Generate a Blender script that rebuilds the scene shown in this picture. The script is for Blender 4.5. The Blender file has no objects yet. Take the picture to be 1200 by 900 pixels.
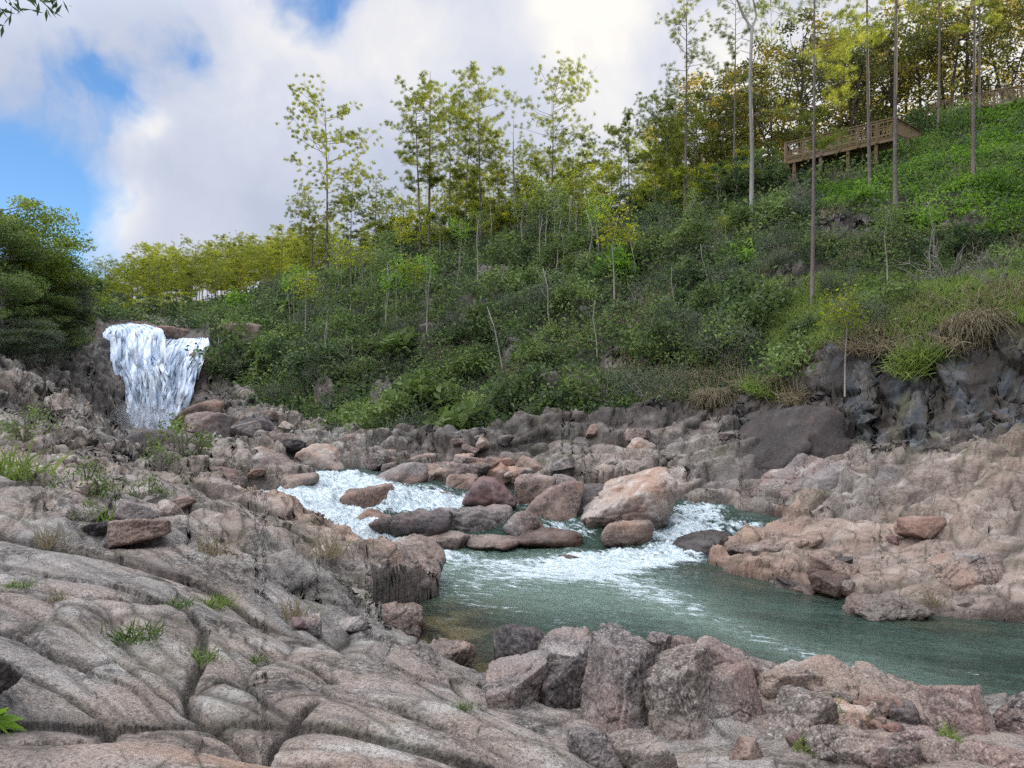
import bpy, math, random
import numpy as np
from mathutils import Vector, Matrix, Euler
R = math.radians
rng = np.random.default_rng(7)
random.seed(7)
scene = bpy.context.scene
COL = scene.collection

# ------------------------------------------------------------------ camera
CZ, F, HOR = 3.5, 900.0, 470.0          # eye height over the pool, focal length and horizon row of a 1200x900 frame
cam_d = bpy.data.cameras.new("camera")
cam_d.sensor_width = 36.0
cam_d.lens = 36.0 * F / 1200.0
cam_d.shift_y = (HOR - 450.0) / 1200.0
cam_d.clip_start, cam_d.clip_end = 0.05, 3000
cam = bpy.data.objects.new("camera", cam_d)
cam.location = (0, 0, CZ)
cam.rotation_euler = (R(90), 0, 0)
COL.objects.link(cam)
scene.camera = cam

# ------------------------------------------------------------------ sky and sun
SUN_AZ, SUN_EL = 66.0, 14.0             # degrees right of the view, degrees up
world = bpy.data.worlds.new("World")
scene.world = world
world.use_nodes = True
nt = world.node_tree
N, L = nt.nodes, nt.links
N.clear()


def node(t, **kw):
    n = N.new(t)
    for k, v in kw.items():
        setattr(n, k, v)
    return n


def vdir(px, py):
    return Vector(((px - 600) / F, 1.0, (HOR - py) / F)).normalized()


out = node('ShaderNodeOutputWorld')
bg = node('ShaderNodeBackground')
bg.inputs['Strength'].default_value = 0.1
L.new(bg.outputs[0], out.inputs[0])
sky = node('ShaderNodeTexSky', sky_type='NISHITA', sun_disc=False)
sky.sun_elevation = R(SUN_EL)
sky.sun_rotation = R(SUN_AZ)
sky.altitude = 300
sky.air_density, sky.dust_density, sky.ozone_density = 1.0, 0.6, 2.0
tc = node('ShaderNodeTexCoord')


def math_n(op, a, b=None, c=None, clamp=False):
    n = node('ShaderNodeMath', operation=op, use_clamp=clamp)
    for i, v in enumerate((a, b, c)):
        if v is None:
            continue
        if isinstance(v, (int, float)):
            n.inputs[i].default_value = v
        else:
            L.new(v, n.inputs[i])
    return n.outputs[0]


def vmath(op, a, b=None, s=None):
    n = node('ShaderNodeVectorMath', operation=op)
    for i, v in enumerate((a, b)):
        if v is None:
            continue
        if isinstance(v, (tuple, list, Vector)):
            n.inputs[i].default_value = v
        else:
            L.new(v, n.inputs[i])
    if s is not None:
        n.inputs['Scale'].default_value = s
    return n.outputs['Value'] if op == 'DOT_PRODUCT' else n.outputs[0]


def wnoise(vec, scale, detail=8, rough=0.55, dist=0.0, color=False):
    n = node('ShaderNodeTexNoise')
    n.inputs['Scale'].default_value = scale
    n.inputs['Detail'].default_value = detail
    n.inputs['Roughness'].default_value = rough
    n.inputs['Distortion'].default_value = dist
    L.new(vec, n.inputs['Vector'])
    return n.outputs['Color'] if color else n.outputs['Fac']


d0 = tc.outputs['Generated']
warp = vmath('SCALE', vmath('SUBTRACT', wnoise(d0, 2.6, 5, .55, 0, True), (.5, .5, .5)), None, .34)
dw = vmath('ADD', d0, warp)


def lobe(src, px, py, rad, amt):
    c = vdir(px, py)
    r = rad / F
    dist = node('ShaderNodeVectorMath', operation='DISTANCE')
    L.new(src, dist.inputs[0])
    dist.inputs[1].default_value = c
    q = math_n('DIVIDE', dist.outputs['Value'], r)
    g = math_n('POWER', 2.718, math_n('MULTIPLY', math_n('MULTIPLY', q, q), -1.0))
    return math_n('MULTIPLY', g, amt)


def total(lst):
    s = lst[0]
    for t in lst[1:]:
        s = math_n('ADD', s, t)
    return s


blue = total([lobe(dw, 130, 50, 52, 1.2), lobe(dw, 245, 25, 45, 1.2), lobe(dw, 385, -5, 45, 1.1), lobe(dw, 20, 265, 75, 1.1),
              lobe(dw, -40, 190, 70, .9), lobe(dw, 90, 330, 50, .7), lobe(dw, -200, 200, 150, 1.0), lobe(dw, 820, 130, 60, .35)])
nz = wnoise(dw, 5.0, 9, .6, .3)
cover = math_n('SUBTRACT', math_n('ADD', math_n('MULTIPLY', math_n('SUBTRACT', nz, .5), 2.2), 1.05), blue)
mr = node('ShaderNodeMapRange', interpolation_type='SMOOTHSTEP')
L.new(cover, mr.inputs[0])
mr.inputs[1].default_value, mr.inputs[2].default_value = .0, .75
mr.inputs[3].default_value, mr.inputs[4].default_value = .0, 1.0
# cloud tone: lavender grey to warm white
bright = total([lobe(dw, 690, 35, 75, 1.0), lobe(dw, 175, 118, 34, .9), lobe(dw, 128, 232, 40, 1.0), lobe(dw, 330, 45, 90, .7), lobe(dw, 500, 60, 70, .4),
                lobe(dw, 880, 90, 120, .5), lobe(dw, 1180, 90, 200, 1.0), lobe(dw, 560, 120, 110, .1), lobe(dw, 250, 270, 60, .2),
                lobe(dw, 800, 230, 130, .3), lobe(dw, 470, 60, 100, .2)])
tone = math_n('ADD', bright, math_n('MULTIPLY', math_n('SUBTRACT', wnoise(dw, 3.1, 8, .62, .2), .5), 1.5), None, True)
cr = node('ShaderNodeValToRGB')
L.new(tone, cr.inputs[0])
e = cr.color_ramp.elements
CK = 1.0
e[0].position, e[0].color = 0.0, (2.35, 2.58, 3.2, 1)
e[1].position, e[1].color = 1.0, (4.5, 4.35, 4.1, 1)
m = e.new(.45)
m.color = (3.05, 3.2, 3.7, 1)
skys = vmath('MULTIPLY', sky.outputs[0], (.72, .95, 1.22))
mix = node('ShaderNodeMix', data_type='RGBA')
L.new(mr.outputs[0], mix.inputs['Factor'])
L.new(skys, mix.inputs[6])
# cloud deck boosted overhead and left, mostly out of frame, to light the gorge
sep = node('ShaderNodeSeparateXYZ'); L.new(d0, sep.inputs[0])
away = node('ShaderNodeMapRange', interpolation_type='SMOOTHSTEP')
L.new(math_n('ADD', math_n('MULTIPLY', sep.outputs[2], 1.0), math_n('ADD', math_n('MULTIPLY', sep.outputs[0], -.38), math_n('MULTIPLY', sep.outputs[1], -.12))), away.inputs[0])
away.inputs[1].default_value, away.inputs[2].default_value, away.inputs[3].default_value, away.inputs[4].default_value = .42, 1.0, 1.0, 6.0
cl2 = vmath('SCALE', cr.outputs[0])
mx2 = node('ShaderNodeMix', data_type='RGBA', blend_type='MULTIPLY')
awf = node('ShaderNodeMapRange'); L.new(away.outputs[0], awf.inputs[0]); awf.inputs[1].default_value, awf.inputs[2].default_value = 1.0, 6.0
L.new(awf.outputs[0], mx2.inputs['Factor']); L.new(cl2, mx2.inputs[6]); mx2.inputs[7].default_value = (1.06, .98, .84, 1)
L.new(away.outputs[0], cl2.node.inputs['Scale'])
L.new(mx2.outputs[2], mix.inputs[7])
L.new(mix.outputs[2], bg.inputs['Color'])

sun_d = bpy.data.lights.new("sun", 'SUN')
sun_d.energy = 5.0
sun_d.angle = R(0.5)
sun_d.color = (1.0, .84, .58)
sun = bpy.data.objects.new("sun", sun_d)
sd = Vector((math.sin(R(SUN_AZ)) * math.cos(R(SUN_EL)), math.cos(R(SUN_AZ)) * math.cos(R(SUN_EL)), math.sin(R(SUN_EL))))
sun.rotation_euler = sd.to_track_quat('Z', 'Y').to_euler()
sun.location = sd * 100
COL.objects.link(sun)

vs = scene.view_settings
vs.view_transform = 'Standard'
vs.look = 'None'
vs.exposure = 1.2
vs.gamma = 1.0
vs.use_curve_mapping = False
scene.cycles.max_bounces = 6
scene.cycles.diffuse_bounces = 3
scene.cycles.glossy_bounces = 2
scene.cycles.transmission_bounces = 3
scene.cycles.transparent_max_bounces = 12
scene.cycles.use_denoising = False
scene.cycles.denoiser = 'OPENIMAGEDENOISE'
scene.cycles.denoising_input_passes = 'RGB_ALBEDO_NORMAL'
scene.cycles.denoising_prefilter = 'ACCURATE'


# ------------------------------------------------------------------ numpy noise
def _hash(ix, iy, iz, seed):
    h = (ix.astype(np.int64) * 374761393 + iy.astype(np.int64) * 668265263 + iz.astype(np.int64) * 2147483647 + seed * 1274126177) & 0xffffffff
    h = ((h ^ (h >> 13)) * 1274126177) & 0xffffffff
    h = ((h ^ (h >> 16)) * 2246822519) & 0xffffffff
    return (h ^ (h >> 15)) & 0xffffffff


def vnoise2(x, y, seed=0):
    ix, iy = np.floor(x), np.floor(y)
    fx, fy = x - ix, y - iy
    ux, uy = fx * fx * fx * (fx * (fx * 6 - 15) + 10), fy * fy * fy * (fy * (fy * 6 - 15) + 10)
    z = np.zeros_like(ix)

    def g(dx, dy):
        h = _hash(ix + dx, iy + dy, z, seed)
        a = h.astype(np.float32) * (2 * math.pi / 4294967296.0)
        return np.cos(a) * (fx - dx) + np.sin(a) * (fy - dy)
    a, b, c, d = g(0, 0), g(1, 0), g(0, 1), g(1, 1)
    return (a + (b - a) * ux + (c - a) * uy + (a - b - c + d) * ux * uy) * 1.4


def vnoise3(p, seed=0):
    i = np.floor(p)
    f = p - i
    u = f * f * (3 - 2 * f)
    r = 0
    for dx in (0, 1):
        for dy in (0, 1):
            for dz in (0, 1):
                h = _hash(i[:, 0] + dx, i[:, 1] + dy, i[:, 2] + dz, seed).astype(np.float32) / 4294967296.0 * 2 - 1
                w = (u[:, 0] if dx else 1 - u[:, 0]) * (u[:, 1] if dy else 1 - u[:, 1]) * (u[:, 2] if dz else 1 - u[:, 2])
                r = r + h * w
    return r


def fbm2(x, y, seed=0, oct=4, gain=.5, lac=2.03):
    r, a, t = 0, 1.0, 0
    for k in range(oct):
        r = r + a * vnoise2(x, y, seed + k * 17)
        t += a
        a *= gain
        x, y = x * lac + 3.1, y * lac + 7.7
    return r / t


def fbm3(p, seed=0, oct=4, gain=.5):
    r, a, t = 0, 1.0, 0
    for k in range(oct):
        r = r + a * vnoise3(p, seed + k * 17)
        t += a
        a *= gain
        p = p * 2.03 + 5.3
    return r / t


def voro2(x, y, seed=0, jit=.9):
    """distance to the border between the two nearest cells, id hash of the cell, offset inside the cell"""
    ix, iy = np.floor(x), np.floor(y)
    z = np.zeros_like(ix)
    f1 = np.full(x.shape, 1e9, np.float32)
    f2 = np.full(x.shape, 1e9, np.float32)
    idh = np.zeros(x.shape, np.float32)
    ox = np.zeros(x.shape, np.float32)
    oy = np.zeros(x.shape, np.float32)
    for dx in (-1, 0, 1):
        for dy in (-1, 0, 1):
            cx, cy = ix + dx, iy + dy
            h = _hash(cx, cy, z, seed)
            jx = (h & 0xffff).astype(np.float32) / 65535.0
            jy = ((h >> 16) & 0xffff).astype(np.float32) / 65535.0
            vx, vy = cx + .5 + (jx - .5) * jit - x, cy + .5 + (jy - .5) * jit - y
            d = np.sqrt(vx * vx + vy * vy).astype(np.float32)
            c = d < f1
            f2 = np.where(c, f1, np.minimum(f2, d))
            idh = np.where(c, _hash(cx, cy, z, seed + 99).astype(np.float32) / 4294967296.0, idh)
            ox = np.where(c, -vx, ox)
            oy = np.where(c, -vy, oy)
            f1 = np.where(c, d, f1)
    return f2 - f1, idh, ox, oy


def voro3(p, seed=0, jit=.8):
    """chiselled blocks: border distance and a per-cell tilted plane"""
    base = np.floor(p - .5)
    f1 = np.full(len(p), 1e9, np.float32); f2 = f1.copy(); hh = np.zeros(len(p), np.float32); tl_ = np.zeros(len(p), np.float32)
    for dx in (0, 1):
        for dy in (0, 1):
            for dz in (0, 1):
                c0, c1, c2 = base[:, 0] + dx, base[:, 1] + dy, base[:, 2] + dz
                h = _hash(c0, c1, c2, seed)
                a = (h & 1023).astype(np.float32) / 1023; b = ((h >> 10) & 1023).astype(np.float32) / 1023; c = ((h >> 20) & 1023).astype(np.float32) / 1023
                vx, vy, vz = p[:, 0] - c0 - .5 - (a - .5) * jit, p[:, 1] - c1 - .5 - (b - .5) * jit, p[:, 2] - c2 - .5 - (c - .5) * jit
                d = np.sqrt(vx * vx + vy * vy + vz * vz).astype(np.float32)
                k = d < f1
                f2 = np.where(k, f1, np.minimum(f2, d))
                hh = np.where(k, (a * 7.3 + b * 3.1 + c * 5.7) % 1, hh)
                tl_ = np.where(k, (vx * (b - .5) + vy * (c - .5) + vz * (a - .5)) * 2, tl_)
                f1 = np.where(k, d, f1)
    return f2 - f1, hh, tl_


def sstep(a, b, x):
    t = np.clip((x - a) / (b - a), 0, 1)
    return t * t * (3 - 2 * t)


# ------------------------------------------------------------------ helpers
def P(px, py, Y):
    return np.array(((px - 600) / F * Y, Y, CZ + (HOR - py) / F * Y))


def tag(o, label=None, cat=None, group=None, kind=None):
    if label: o['label'] = label
    if cat: o['category'] = cat
    if group: o['group'] = group
    if kind: o['kind'] = kind
    return o


def mesh_np(name, V, faces, mat=None, smooth=True, attrs=None):
    """faces: (n,3) or (n,4) array, or a list of such arrays"""
    if not isinstance(faces, (list, tuple)):
        faces = [faces]
    me = bpy.data.meshes.new(name)
    V = np.asarray(V, np.float32)
    me.vertices.add(len(V))
    me.vertices.foreach_set('co', V.ravel())
    nl = sum(f.size for f in faces)
    nf = sum(len(f) for f in faces)
    me.loops.add(nl)
    me.polygons.add(nf)
    me.loops.foreach_set('vertex_index', np.concatenate([f.ravel() for f in faces]).astype(np.int32))
    tot = np.concatenate([np.full(len(f), f.shape[1], np.int32) for f in faces])
    me.polygons.foreach_set('loop_start', (np.cumsum(tot) - tot).astype(np.int32))
    me.polygons.foreach_set('loop_total', tot)
    me.polygons.foreach_set('use_smooth', np.full(nf, smooth, bool))
    for k, a in (attrs or {}).items():
        at = me.attributes.new(k, 'FLOAT', 'POINT')
        at.data.foreach_set('value', np.asarray(a, np.float32).ravel())
    me.update(calc_edges=True)
    if mat: me.materials.append(mat)
    return me


def link(name, me, parent=None, loc=None):
    o = bpy.data.objects.new(name, me)
    COL.objects.link(o)
    if parent: o.parent = parent
    if loc is not None: o.location = loc
    return o


def copy_tree(o, parent=None):
    c = o.copy()
    COL.objects.link(c)
    if parent: c.parent = parent
    for ch in list(o.children):
        copy_tree(ch, c)
    return c


class MB:
    """collects tubes, boxes and leaves into arrays"""
    def __init__(s):
        s.v, s.q, s.n, s.r = [], [], 0, []

    def add(s, V, Q, rnd=0.5):
        V = np.asarray(V, float)
        s.v.append(V)
        s.q.append(np.asarray(Q, int) + s.n)
        s.r.append(np.broadcast_to(np.asarray(rnd, float), (len(V),)))
        s.n += len(V)

    def tube(s, pts, rad, sides=6, rnd=.5):
        pts = np.asarray(pts, float)
        n = len(pts)
        rad = np.broadcast_to(np.asarray(rad, float), (n,))
        T = np.gradient(pts, axis=0)
        T /= np.linalg.norm(T, axis=1)[:, None] + 1e-9
        up = np.where(np.abs(T[:, 2:3]) > .9, np.array([[1., 0, 0]]), np.array([[0, 0, 1.]]))
        A = np.cross(T, up)
        A /= np.linalg.norm(A, axis=1)[:, None] + 1e-9
        for i in range(1, n):
            if A[i] @ A[i - 1] < 0: A[i] = -A[i]
        B = np.cross(T, A)
        th = np.arange(sides) / sides * 2 * math.pi
        V = pts[:, None] + rad[:, None, None] * (np.cos(th)[None, :, None] * A[:, None] + np.sin(th)[None, :, None] * B[:, None])
        i, j = np.meshgrid(np.arange(n - 1), np.arange(sides), indexing='ij')
        k = (j + 1) % sides
        Q = np.stack([i * sides + j, i * sides + k, (i + 1) * sides + k, (i + 1) * sides + j], -1).reshape(-1, 4)
        V = V.reshape(-1, 3)
        s.add(V, Q, rnd)
        if sides == 4 or sides == 6:
            for base, flip in ((0, True), ((n - 1) * sides, False)):
                if sides == 4:
                    q = np.array([[base, base + 1, base + 2, base + 3]])
                else:
                    q = np.array([[base, base + 1, base + 2, base + 3], [base, base + 3, base + 4, base + 5]])
                s.q.append(q + s.n - len(V))

    def box(s, a, b, w, h, up=(0, 0, 1), rnd=.5):
        """beam from a to b with width w and height h"""
        a, b = np.asarray(a, float), np.asarray(b, float)
        t = (b - a) / np.linalg.norm(b - a)
        up = np.asarray(up, float)
        if abs(t @ up) > .95: up = np.array((0, 1., 0))
        sd_ = np.cross(t, up); sd_ /= np.linalg.norm(sd_)
        u = np.cross(sd_, t)
        V = [p + sx * sd_ * w / 2 + sz * u * h / 2 for p in (a, b) for sx, sz in ((-1, -1), (1, -1), (1, 1), (-1, 1))]
        Q = [(0, 3, 2, 1), (4, 5, 6, 7), (0, 1, 5, 4), (1, 2, 6, 5), (2, 3, 7, 6), (3, 0, 4, 7)]
        s.add(V, Q, rnd)

    def leaves(s, pos, dirs, length, width, rnd, nrm=None, droop=0.0):
        """diamond leaves: pos, dirs (n,3)"""
        n = len(pos)
        dirs = dirs / (np.linalg.norm(dirs, axis=1)[:, None] + 1e-9)
        if nrm is None:
            nrm = rng.normal(size=(n, 3))
        side = np.cross(dirs, nrm)
        side /= np.linalg.norm(side, axis=1)[:, None] + 1e-9
        length = np.broadcast_to(length, (n,))[:, None]
        width = np.broadcast_to(width, (n,))[:, None]
        tip = pos + dirs * length
        tip[:, 2] -= droop * length[:, 0]
        mid = pos + dirs * length * .45
        V = np.stack([pos, mid + side * width * .5, tip, mid - side * width * .5], 1).reshape(-1, 3)
        Q = np.arange(4 * n).reshape(-1, 4)
        s.add(V, Q, np.repeat(np.broadcast_to(rnd, (n,)), 4))

    def mesh(s, name, mat, smooth=False):
        return mesh_np(name, np.concatenate(s.v), np.concatenate(s.q), mat, smooth, {'rnd': np.concatenate(s.r)})


# ------------------------------------------------------------------ materials
class Mat:
    def __init__(s, name):
        s.m = bpy.data.materials.new(name)
        s.m.use_nodes = True
        s.N, s.L = s.m.node_tree.nodes, s.m.node_tree.links
        s.N.clear()
        s.out = s.N.new('ShaderNodeOutputMaterial')
        s.geo = s.N.new('ShaderNodeNewGeometry')
        s.tc = s.N.new('ShaderNodeTexCoord')

    def n(s, t, ins=None, **kw):
        n = s.N.new(t)
        for k, v in kw.items():
            setattr(n, k, v)
        for k, v in (ins or {}).items():
            s.set(n.inputs[k], v)
        return n

    def set(s, sock, v):
        if isinstance(v, bpy.types.NodeSocket):
            s.L.new(v, sock)
        else:
            sock.default_value = v

    def math(s, op, a, b=0.0, clamp=False):
        n = s.n('ShaderNodeMath', {0: a, 1: b}, operation=op, use_clamp=clamp)
        return n.outputs[0]

    def noise(s, vec, scale, detail=4, rough=.5, dist=0):
        return s.n('ShaderNodeTexNoise', {'Vector': vec, 'Scale': scale, 'Detail': detail, 'Roughness': rough, 'Distortion': dist}).outputs['Fac']

    def voro(s, vec, scale, feature='F1'):
        return s.n('ShaderNodeTexVoronoi', {'Vector': vec, 'Scale': scale}, feature=feature).outputs['Distance']

    def mapr(s, v, a, b, c=0.0, d=1.0, smooth=True):
        return s.n('ShaderNodeMapRange', {0: v, 1: a, 2: b, 3: c, 4: d}, interpolation_type='SMOOTHSTEP' if smooth else 'LINEAR').outputs[0]

    def mix(s, f, a, b, blend='MIX'):
        a = (*a, 1) if isinstance(a, tuple) and len(a) == 3 else a
        b = (*b, 1) if isinstance(b, tuple) and len(b) == 3 else b
        n = s.n('ShaderNodeMix', {'Factor': f, 6: a, 7: b}, data_type='RGBA', blend_type=blend)
        return n.outputs[2]

    def ramp(s, f, stops):
        n = s.n('ShaderNodeValToRGB', {0: f})
        el = n.color_ramp.elements
        while len(el) < len(stops): el.new(.5)
        for e_, (p, c) in zip(el, stops):
            e_.position = p
            e_.color = (*c, 1)
        return n.outputs[0]

    def attr(s, name):
        return s.n('ShaderNodeAttribute', attribute_name=name).outputs['Fac']

    def scale(s, vec, v):
        return s.n('ShaderNodeVectorMath', {0: vec, 1: v}, operation='MULTIPLY').outputs[0]

    def bump(s, h, strength, dist, nrm=None):
        ins = {'Height': h, 'Strength': strength, 'Distance': dist}
        if nrm is not None: ins['Normal'] = nrm
        return s.n('ShaderNodeBump', ins).outputs[0]

    def pbsdf(s, col, rough=.8, nrm=None, spec=.3, **kw):
        ins = {'Base Color': col if not (isinstance(col, tuple) and len(col) == 3) else (*col, 1), 'Roughness': rough, 'Specular IOR Level': spec}
        if nrm is not None: ins['Normal'] = nrm
        ins.update(kw)
        return s.n('ShaderNodeBsdfPrincipled', ins).outputs[0]

    def finish(s, sh):
        s.L.new(sh, s.out.inputs[0])
        return s.m


def rock_nodes(m, pos, tint, pale, dark, warm, orange=.5, stainbias=0.0, spk=1.0):
    """weathered granite: returns colour, height for bump, roughness"""
    big = m.noise(pos, .45, 5, .6, .4)
    med = m.noise(pos, 1.9, 6, .62, .3)
    grain = m.noise(pos, 48, 4, .68)
    grain2 = m.noise(pos, 130, 2, .6)
    col = m.mix(m.mapr(big, .38, .62), tint, warm)
    col = m.mix(m.mapr(med, .48, .72), col, pale)
    # black lichen and water stains, in irregular patches
    st = m.noise(m.scale(pos, (1, 1, .8)), 1.1, 6, .68, .5)
    st = m.mapr(m.math('ADD', st, stainbias), .44, .60)
    st = m.math('MULTIPLY', st, m.mapr(m.noise(pos, 19, 4, .7), .36, .60))
    col = m.mix(m.math('MULTIPLY', st, .88), col, dark)
    # rust/orange flush
    og = m.math('MULTIPLY', m.mapr(m.noise(pos, .8, 4, .6, .6), .56, .74), orange)
    col = m.mix(og, col, (.34, .17, .095))
    # pale lichen spots
    sp = m.mapr(m.noise(pos, 9, 3, .75, .3), .64, .72)
    col = m.mix(m.math('MULTIPLY', sp, .45 * spk), col, (.46, .45, .41))
    # feldspar, quartz and mica speckle
    col = m.mix(m.mapr(grain, .49, .38, 0, .80 * spk), col, m.mix(.75, col, (.018, .017, .017)))
    col = m.mix(m.mapr(grain, .56, .67, 0, .5 * spk), col, (.55, .50, .46))
    col = m.mix(m.mapr(grain2, .42, .34, 0, .45), col, (.04, .036, .034))
    h = m.math('ADD', m.math('MULTIPLY', grain, .35), m.math('MULTIPLY', m.noise(pos, 9, 7, .66), 1.0))
    h = m.math('ADD', h, m.math('MULTIPLY', med, .9))
    return col, h, med


def bedrock_material():
    m = Mat('weathered_granite_ground')
    pos = m.geo.outputs['Position']
    # strike of the rock: grain stretched along the slabs
    rot = m.n('ShaderNodeVectorRotate', {'Vector': pos, 'Angle': R(38)}, rotation_type='Z_AXIS').outputs[0]
    lin = m.noise(m.scale(rot, (.30, 2.6, 2.6)), 2.0, 6, .65, 0)
    col, h, med = rock_nodes(m, pos, (.275, .255, .235), (.50, .47, .43), (.033, .031, .030), (.30, .24, .20), .18)
    col = m.mix(m.mapr(lin, .46, .36, 0, .55), col, (.05, .045, .043))
    col = m.mix(m.mapr(lin, .58, .70, 0, .25), col, (.44, .40, .36))
    far = m.attr('tone')          # -1 foreground grey .. +1 pink
    col = m.mix(m.math('MULTIPLY', m.attr('pink'), .38), col, (.38, .26, .195))
    col = m.mix(m.math('MULTIPLY', m.attr('orange'), m.mapr(med, .3, .6, .3, .95)), col, (.40, .25, .18))
    col = m.mix(m.math('MULTIPLY', m.attr('blue'), m.mapr(m.noise(m.scale(pos, (1, 1, .22)), 1.3, 5, .6), .38, .6, .55, .95)), col, m.mix(m.mapr(m.noise(m.scale(pos, (1, 1, .15)), 1.7, 5, .6), .44, .56), (.018, .015, .014), (.055, .072, .092)))
    # soil and moss in joints, plus crevice shade darkened into the colour
    cr_ = m.attr('crack')
    col = m.mix(m.math('MULTIPLY', cr_, .85), col, m.mix(m.mapr(m.noise(pos, 1.3, 3), .45, .6), (.022, .019, .016), (.040, .040, .020)))
    mossn = m.math('MULTIPLY', m.attr('moss'), m.mapr(m.noise(pos, 1.6, 6, .7), .47, .62))
    col = m.mix(mossn, col, (.085, .095, .034))
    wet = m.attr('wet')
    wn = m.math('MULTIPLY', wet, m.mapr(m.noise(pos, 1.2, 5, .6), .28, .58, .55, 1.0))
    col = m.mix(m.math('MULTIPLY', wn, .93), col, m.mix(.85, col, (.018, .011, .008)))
    # soil on the hillside
    soil = m.ramp(m.noise(pos, 1.2, 7, .7), [(.3, (.010, .008, .006)), (.55, (.028, .022, .015)), (.75, (.035, .042, .016))])
    veg = m.attr('veg')
    col = m.mix(veg, col, soil)
    h = m.math('ADD', h, m.math('MULTIPLY', lin, .8))
    nrm = m.bump(h, .9, .06)
    rough = m.math('SUBTRACT', .86, m.math('MULTIPLY', wn, .28))
    return m.finish(m.pbsdf(col, rough, nrm, .35))


def boulder_material(name, tint, pale, dark, warm, orange=.5, stain=0.0, scale=1.0, wetlow=None, spk=1.0):
    m = Mat(name)
    pos = m.geo.outputs['Position']
    col, h, med = rock_nodes(m, pos, tint, pale, dark, warm, orange, stain, spk)
    up = m.n('ShaderNodeSeparateXYZ', {0: pos}).outputs[2]
    rough = .84
    if wetlow is not None:      # wet band above the water line
        w = m.mapr(m.math('ADD', up, m.math('MULTIPLY', m.noise(pos, 3, 3), -.35)), wetlow + .22, wetlow - .12)
        col = m.mix(m.math('MULTIPLY', w, .75), col, m.mix(.8, col, (.02, .012, .008)))
        rough = m.math('SUBTRACT', .84, m.math('MULTIPLY', w, .5))
    nrm = m.bump(h, .7, .045)
    return m.finish(m.pbsdf(col, rough, nrm, .35))


MROCK = bedrock_material()
MB_GREY = boulder_material('grey_granite', (.20, .175, .165), (.38, .34, .31), (.028, .024, .024), (.22, .15, .125), .35, 0, 1, .0)
MB_PINK = boulder_material('pink_granite', (.235, .18, .15), (.38, .32, .275), (.035, .028, .026), (.25, .165, .125), .4, .0, 1, .0)
MB_BROWN = boulder_material('brown_wet_granite', (.20, .145, .12), (.32, .25, .21), (.03, .022, .02), (.22, .13, .095), .5, .02, 1, .3, .35)
MB_DARK = boulder_material('dark_granite', (.10, .09, .092), (.20, .18, .17), (.02, .018, .018), (.12, .085, .075), .2, .06, 1, .3, .35)
MB_TAN = boulder_material('tan_granite', (.225, .19, .165), (.38, .34, .30), (.035, .03, .027), (.235, .175, .14), .25, .01)
MB_DSLAB = boulder_material('dark_brown_slab', (.048, .038, .034), (.085, .08, .08), (.015, .012, .011), (.055, .045, .042), .12, .08, 1, None, .12)
MB_PURPLE = boulder_material('purple_granite', (.15, .098, .095), (.27, .20, .19), (.035, .026, .028), (.20, .11, .095), .35, .0, 1, .3, .35)
MB_PALE = boulder_material('pale_granite', (.36, .31, .27), (.52, .48, .44), (.07, .055, .05), (.34, .22, .16), .6, -.07, 1, .3)


def leaf_material(name, c1, c2, c3, trans=.35, rough=.55, glow=1.8):
    m = Mat(name)
    a = m.attr('rnd')
    oi = m.n('ShaderNodeObjectInfo').outputs['Random']
    f = m.math('ADD', m.math('MULTIPLY', a, .75), m.math('MULTIPLY', oi, .25))
    col = m.ramp(f, [(0.0, c1), (.5, c2), (1.0, c3)])
    p = m.pbsdf(col, rough, None, .25)
    t = m.n('ShaderNodeBsdfTranslucent', {'Color': m.mix(.35, col, (.30, .30, .03), 'ADD')}).outputs[0] if False else \
        m.n('ShaderNodeBsdfTranslucent', {'Color': m.n('ShaderNodeHueSaturation', {'Saturation': 1.1, 'Value': glow, 'Color': col}).outputs[0]}).outputs[0]
    sh = m.n('ShaderNodeMixShader', {0: trans, 1: p, 2: t}).outputs[0]
    return m.finish(sh)


ML_DARK = leaf_material('dark_leaves', (.018, .032, .015), (.050, .082, .032), (.15, .20, .07))
ML_MID = leaf_material('green_leaves', (.034, .056, .018), (.095, .14, .042), (.21, .28, .09))
ML_SUNPAINT = leaf_material('sun_painted_leaves', (.055, .08, .018), (.12, .16, .03), (.23, .24, .045), .52, .55, 2.4)  # brighter yellow green: sunlight put into the leaf colour
ML_GREY = leaf_material('grey_green_leaves', (.04, .052, .036), (.085, .108, .066), (.16, .185, .11))
ML_BRIGHT = leaf_material('bright_fern_leaves', (.045, .09, .018), (.12, .21, .034), (.22, .33, .06), .45, .55, 2.2)
ML_PINE = leaf_material('pine_needles', (.045, .065, .014), (.10, .12, .022), (.19, .19, .035), .52, .55, 2.55)
ML_GOLD = leaf_material('yellow_green_leaves', (.055, .08, .014), (.12, .145, .022), (.25, .24, .036), .54, .55, 2.55)
ML_BROADDARK = leaf_material('oak_leaves', (.030, .040, .014), (.08, .085, .024), (.22, .16, .035), .55, .55, 2.4)
ML_GRASS = leaf_material('green_grass', (.08, .12, .03), (.15, .21, .05), (.25, .29, .10), .35)
ML_DRY = leaf_material('dry_grass', (.10, .085, .05), (.19, .16, .10), (.30, .26, .18), .3)


def bark_material(name, c1, c2, sc=6):
    m = Mat(name)
    pos = m.tc.outputs['Object']
    n1 = m.noise(m.scale(pos, (1, 1, .25)), sc * 3, 6, .7)
    col = m.ramp(n1, [(.3, c1), (.7, c2)])
    col = m.mix(m.mapr(m.noise(pos, .8, 3), .5, .7, 0, .5), col, m.mix(.5, col, (.25, .24, .22)))
    return m.finish(m.pbsdf(col, .9, m.bump(n1, .8, .03), .2))


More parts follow.
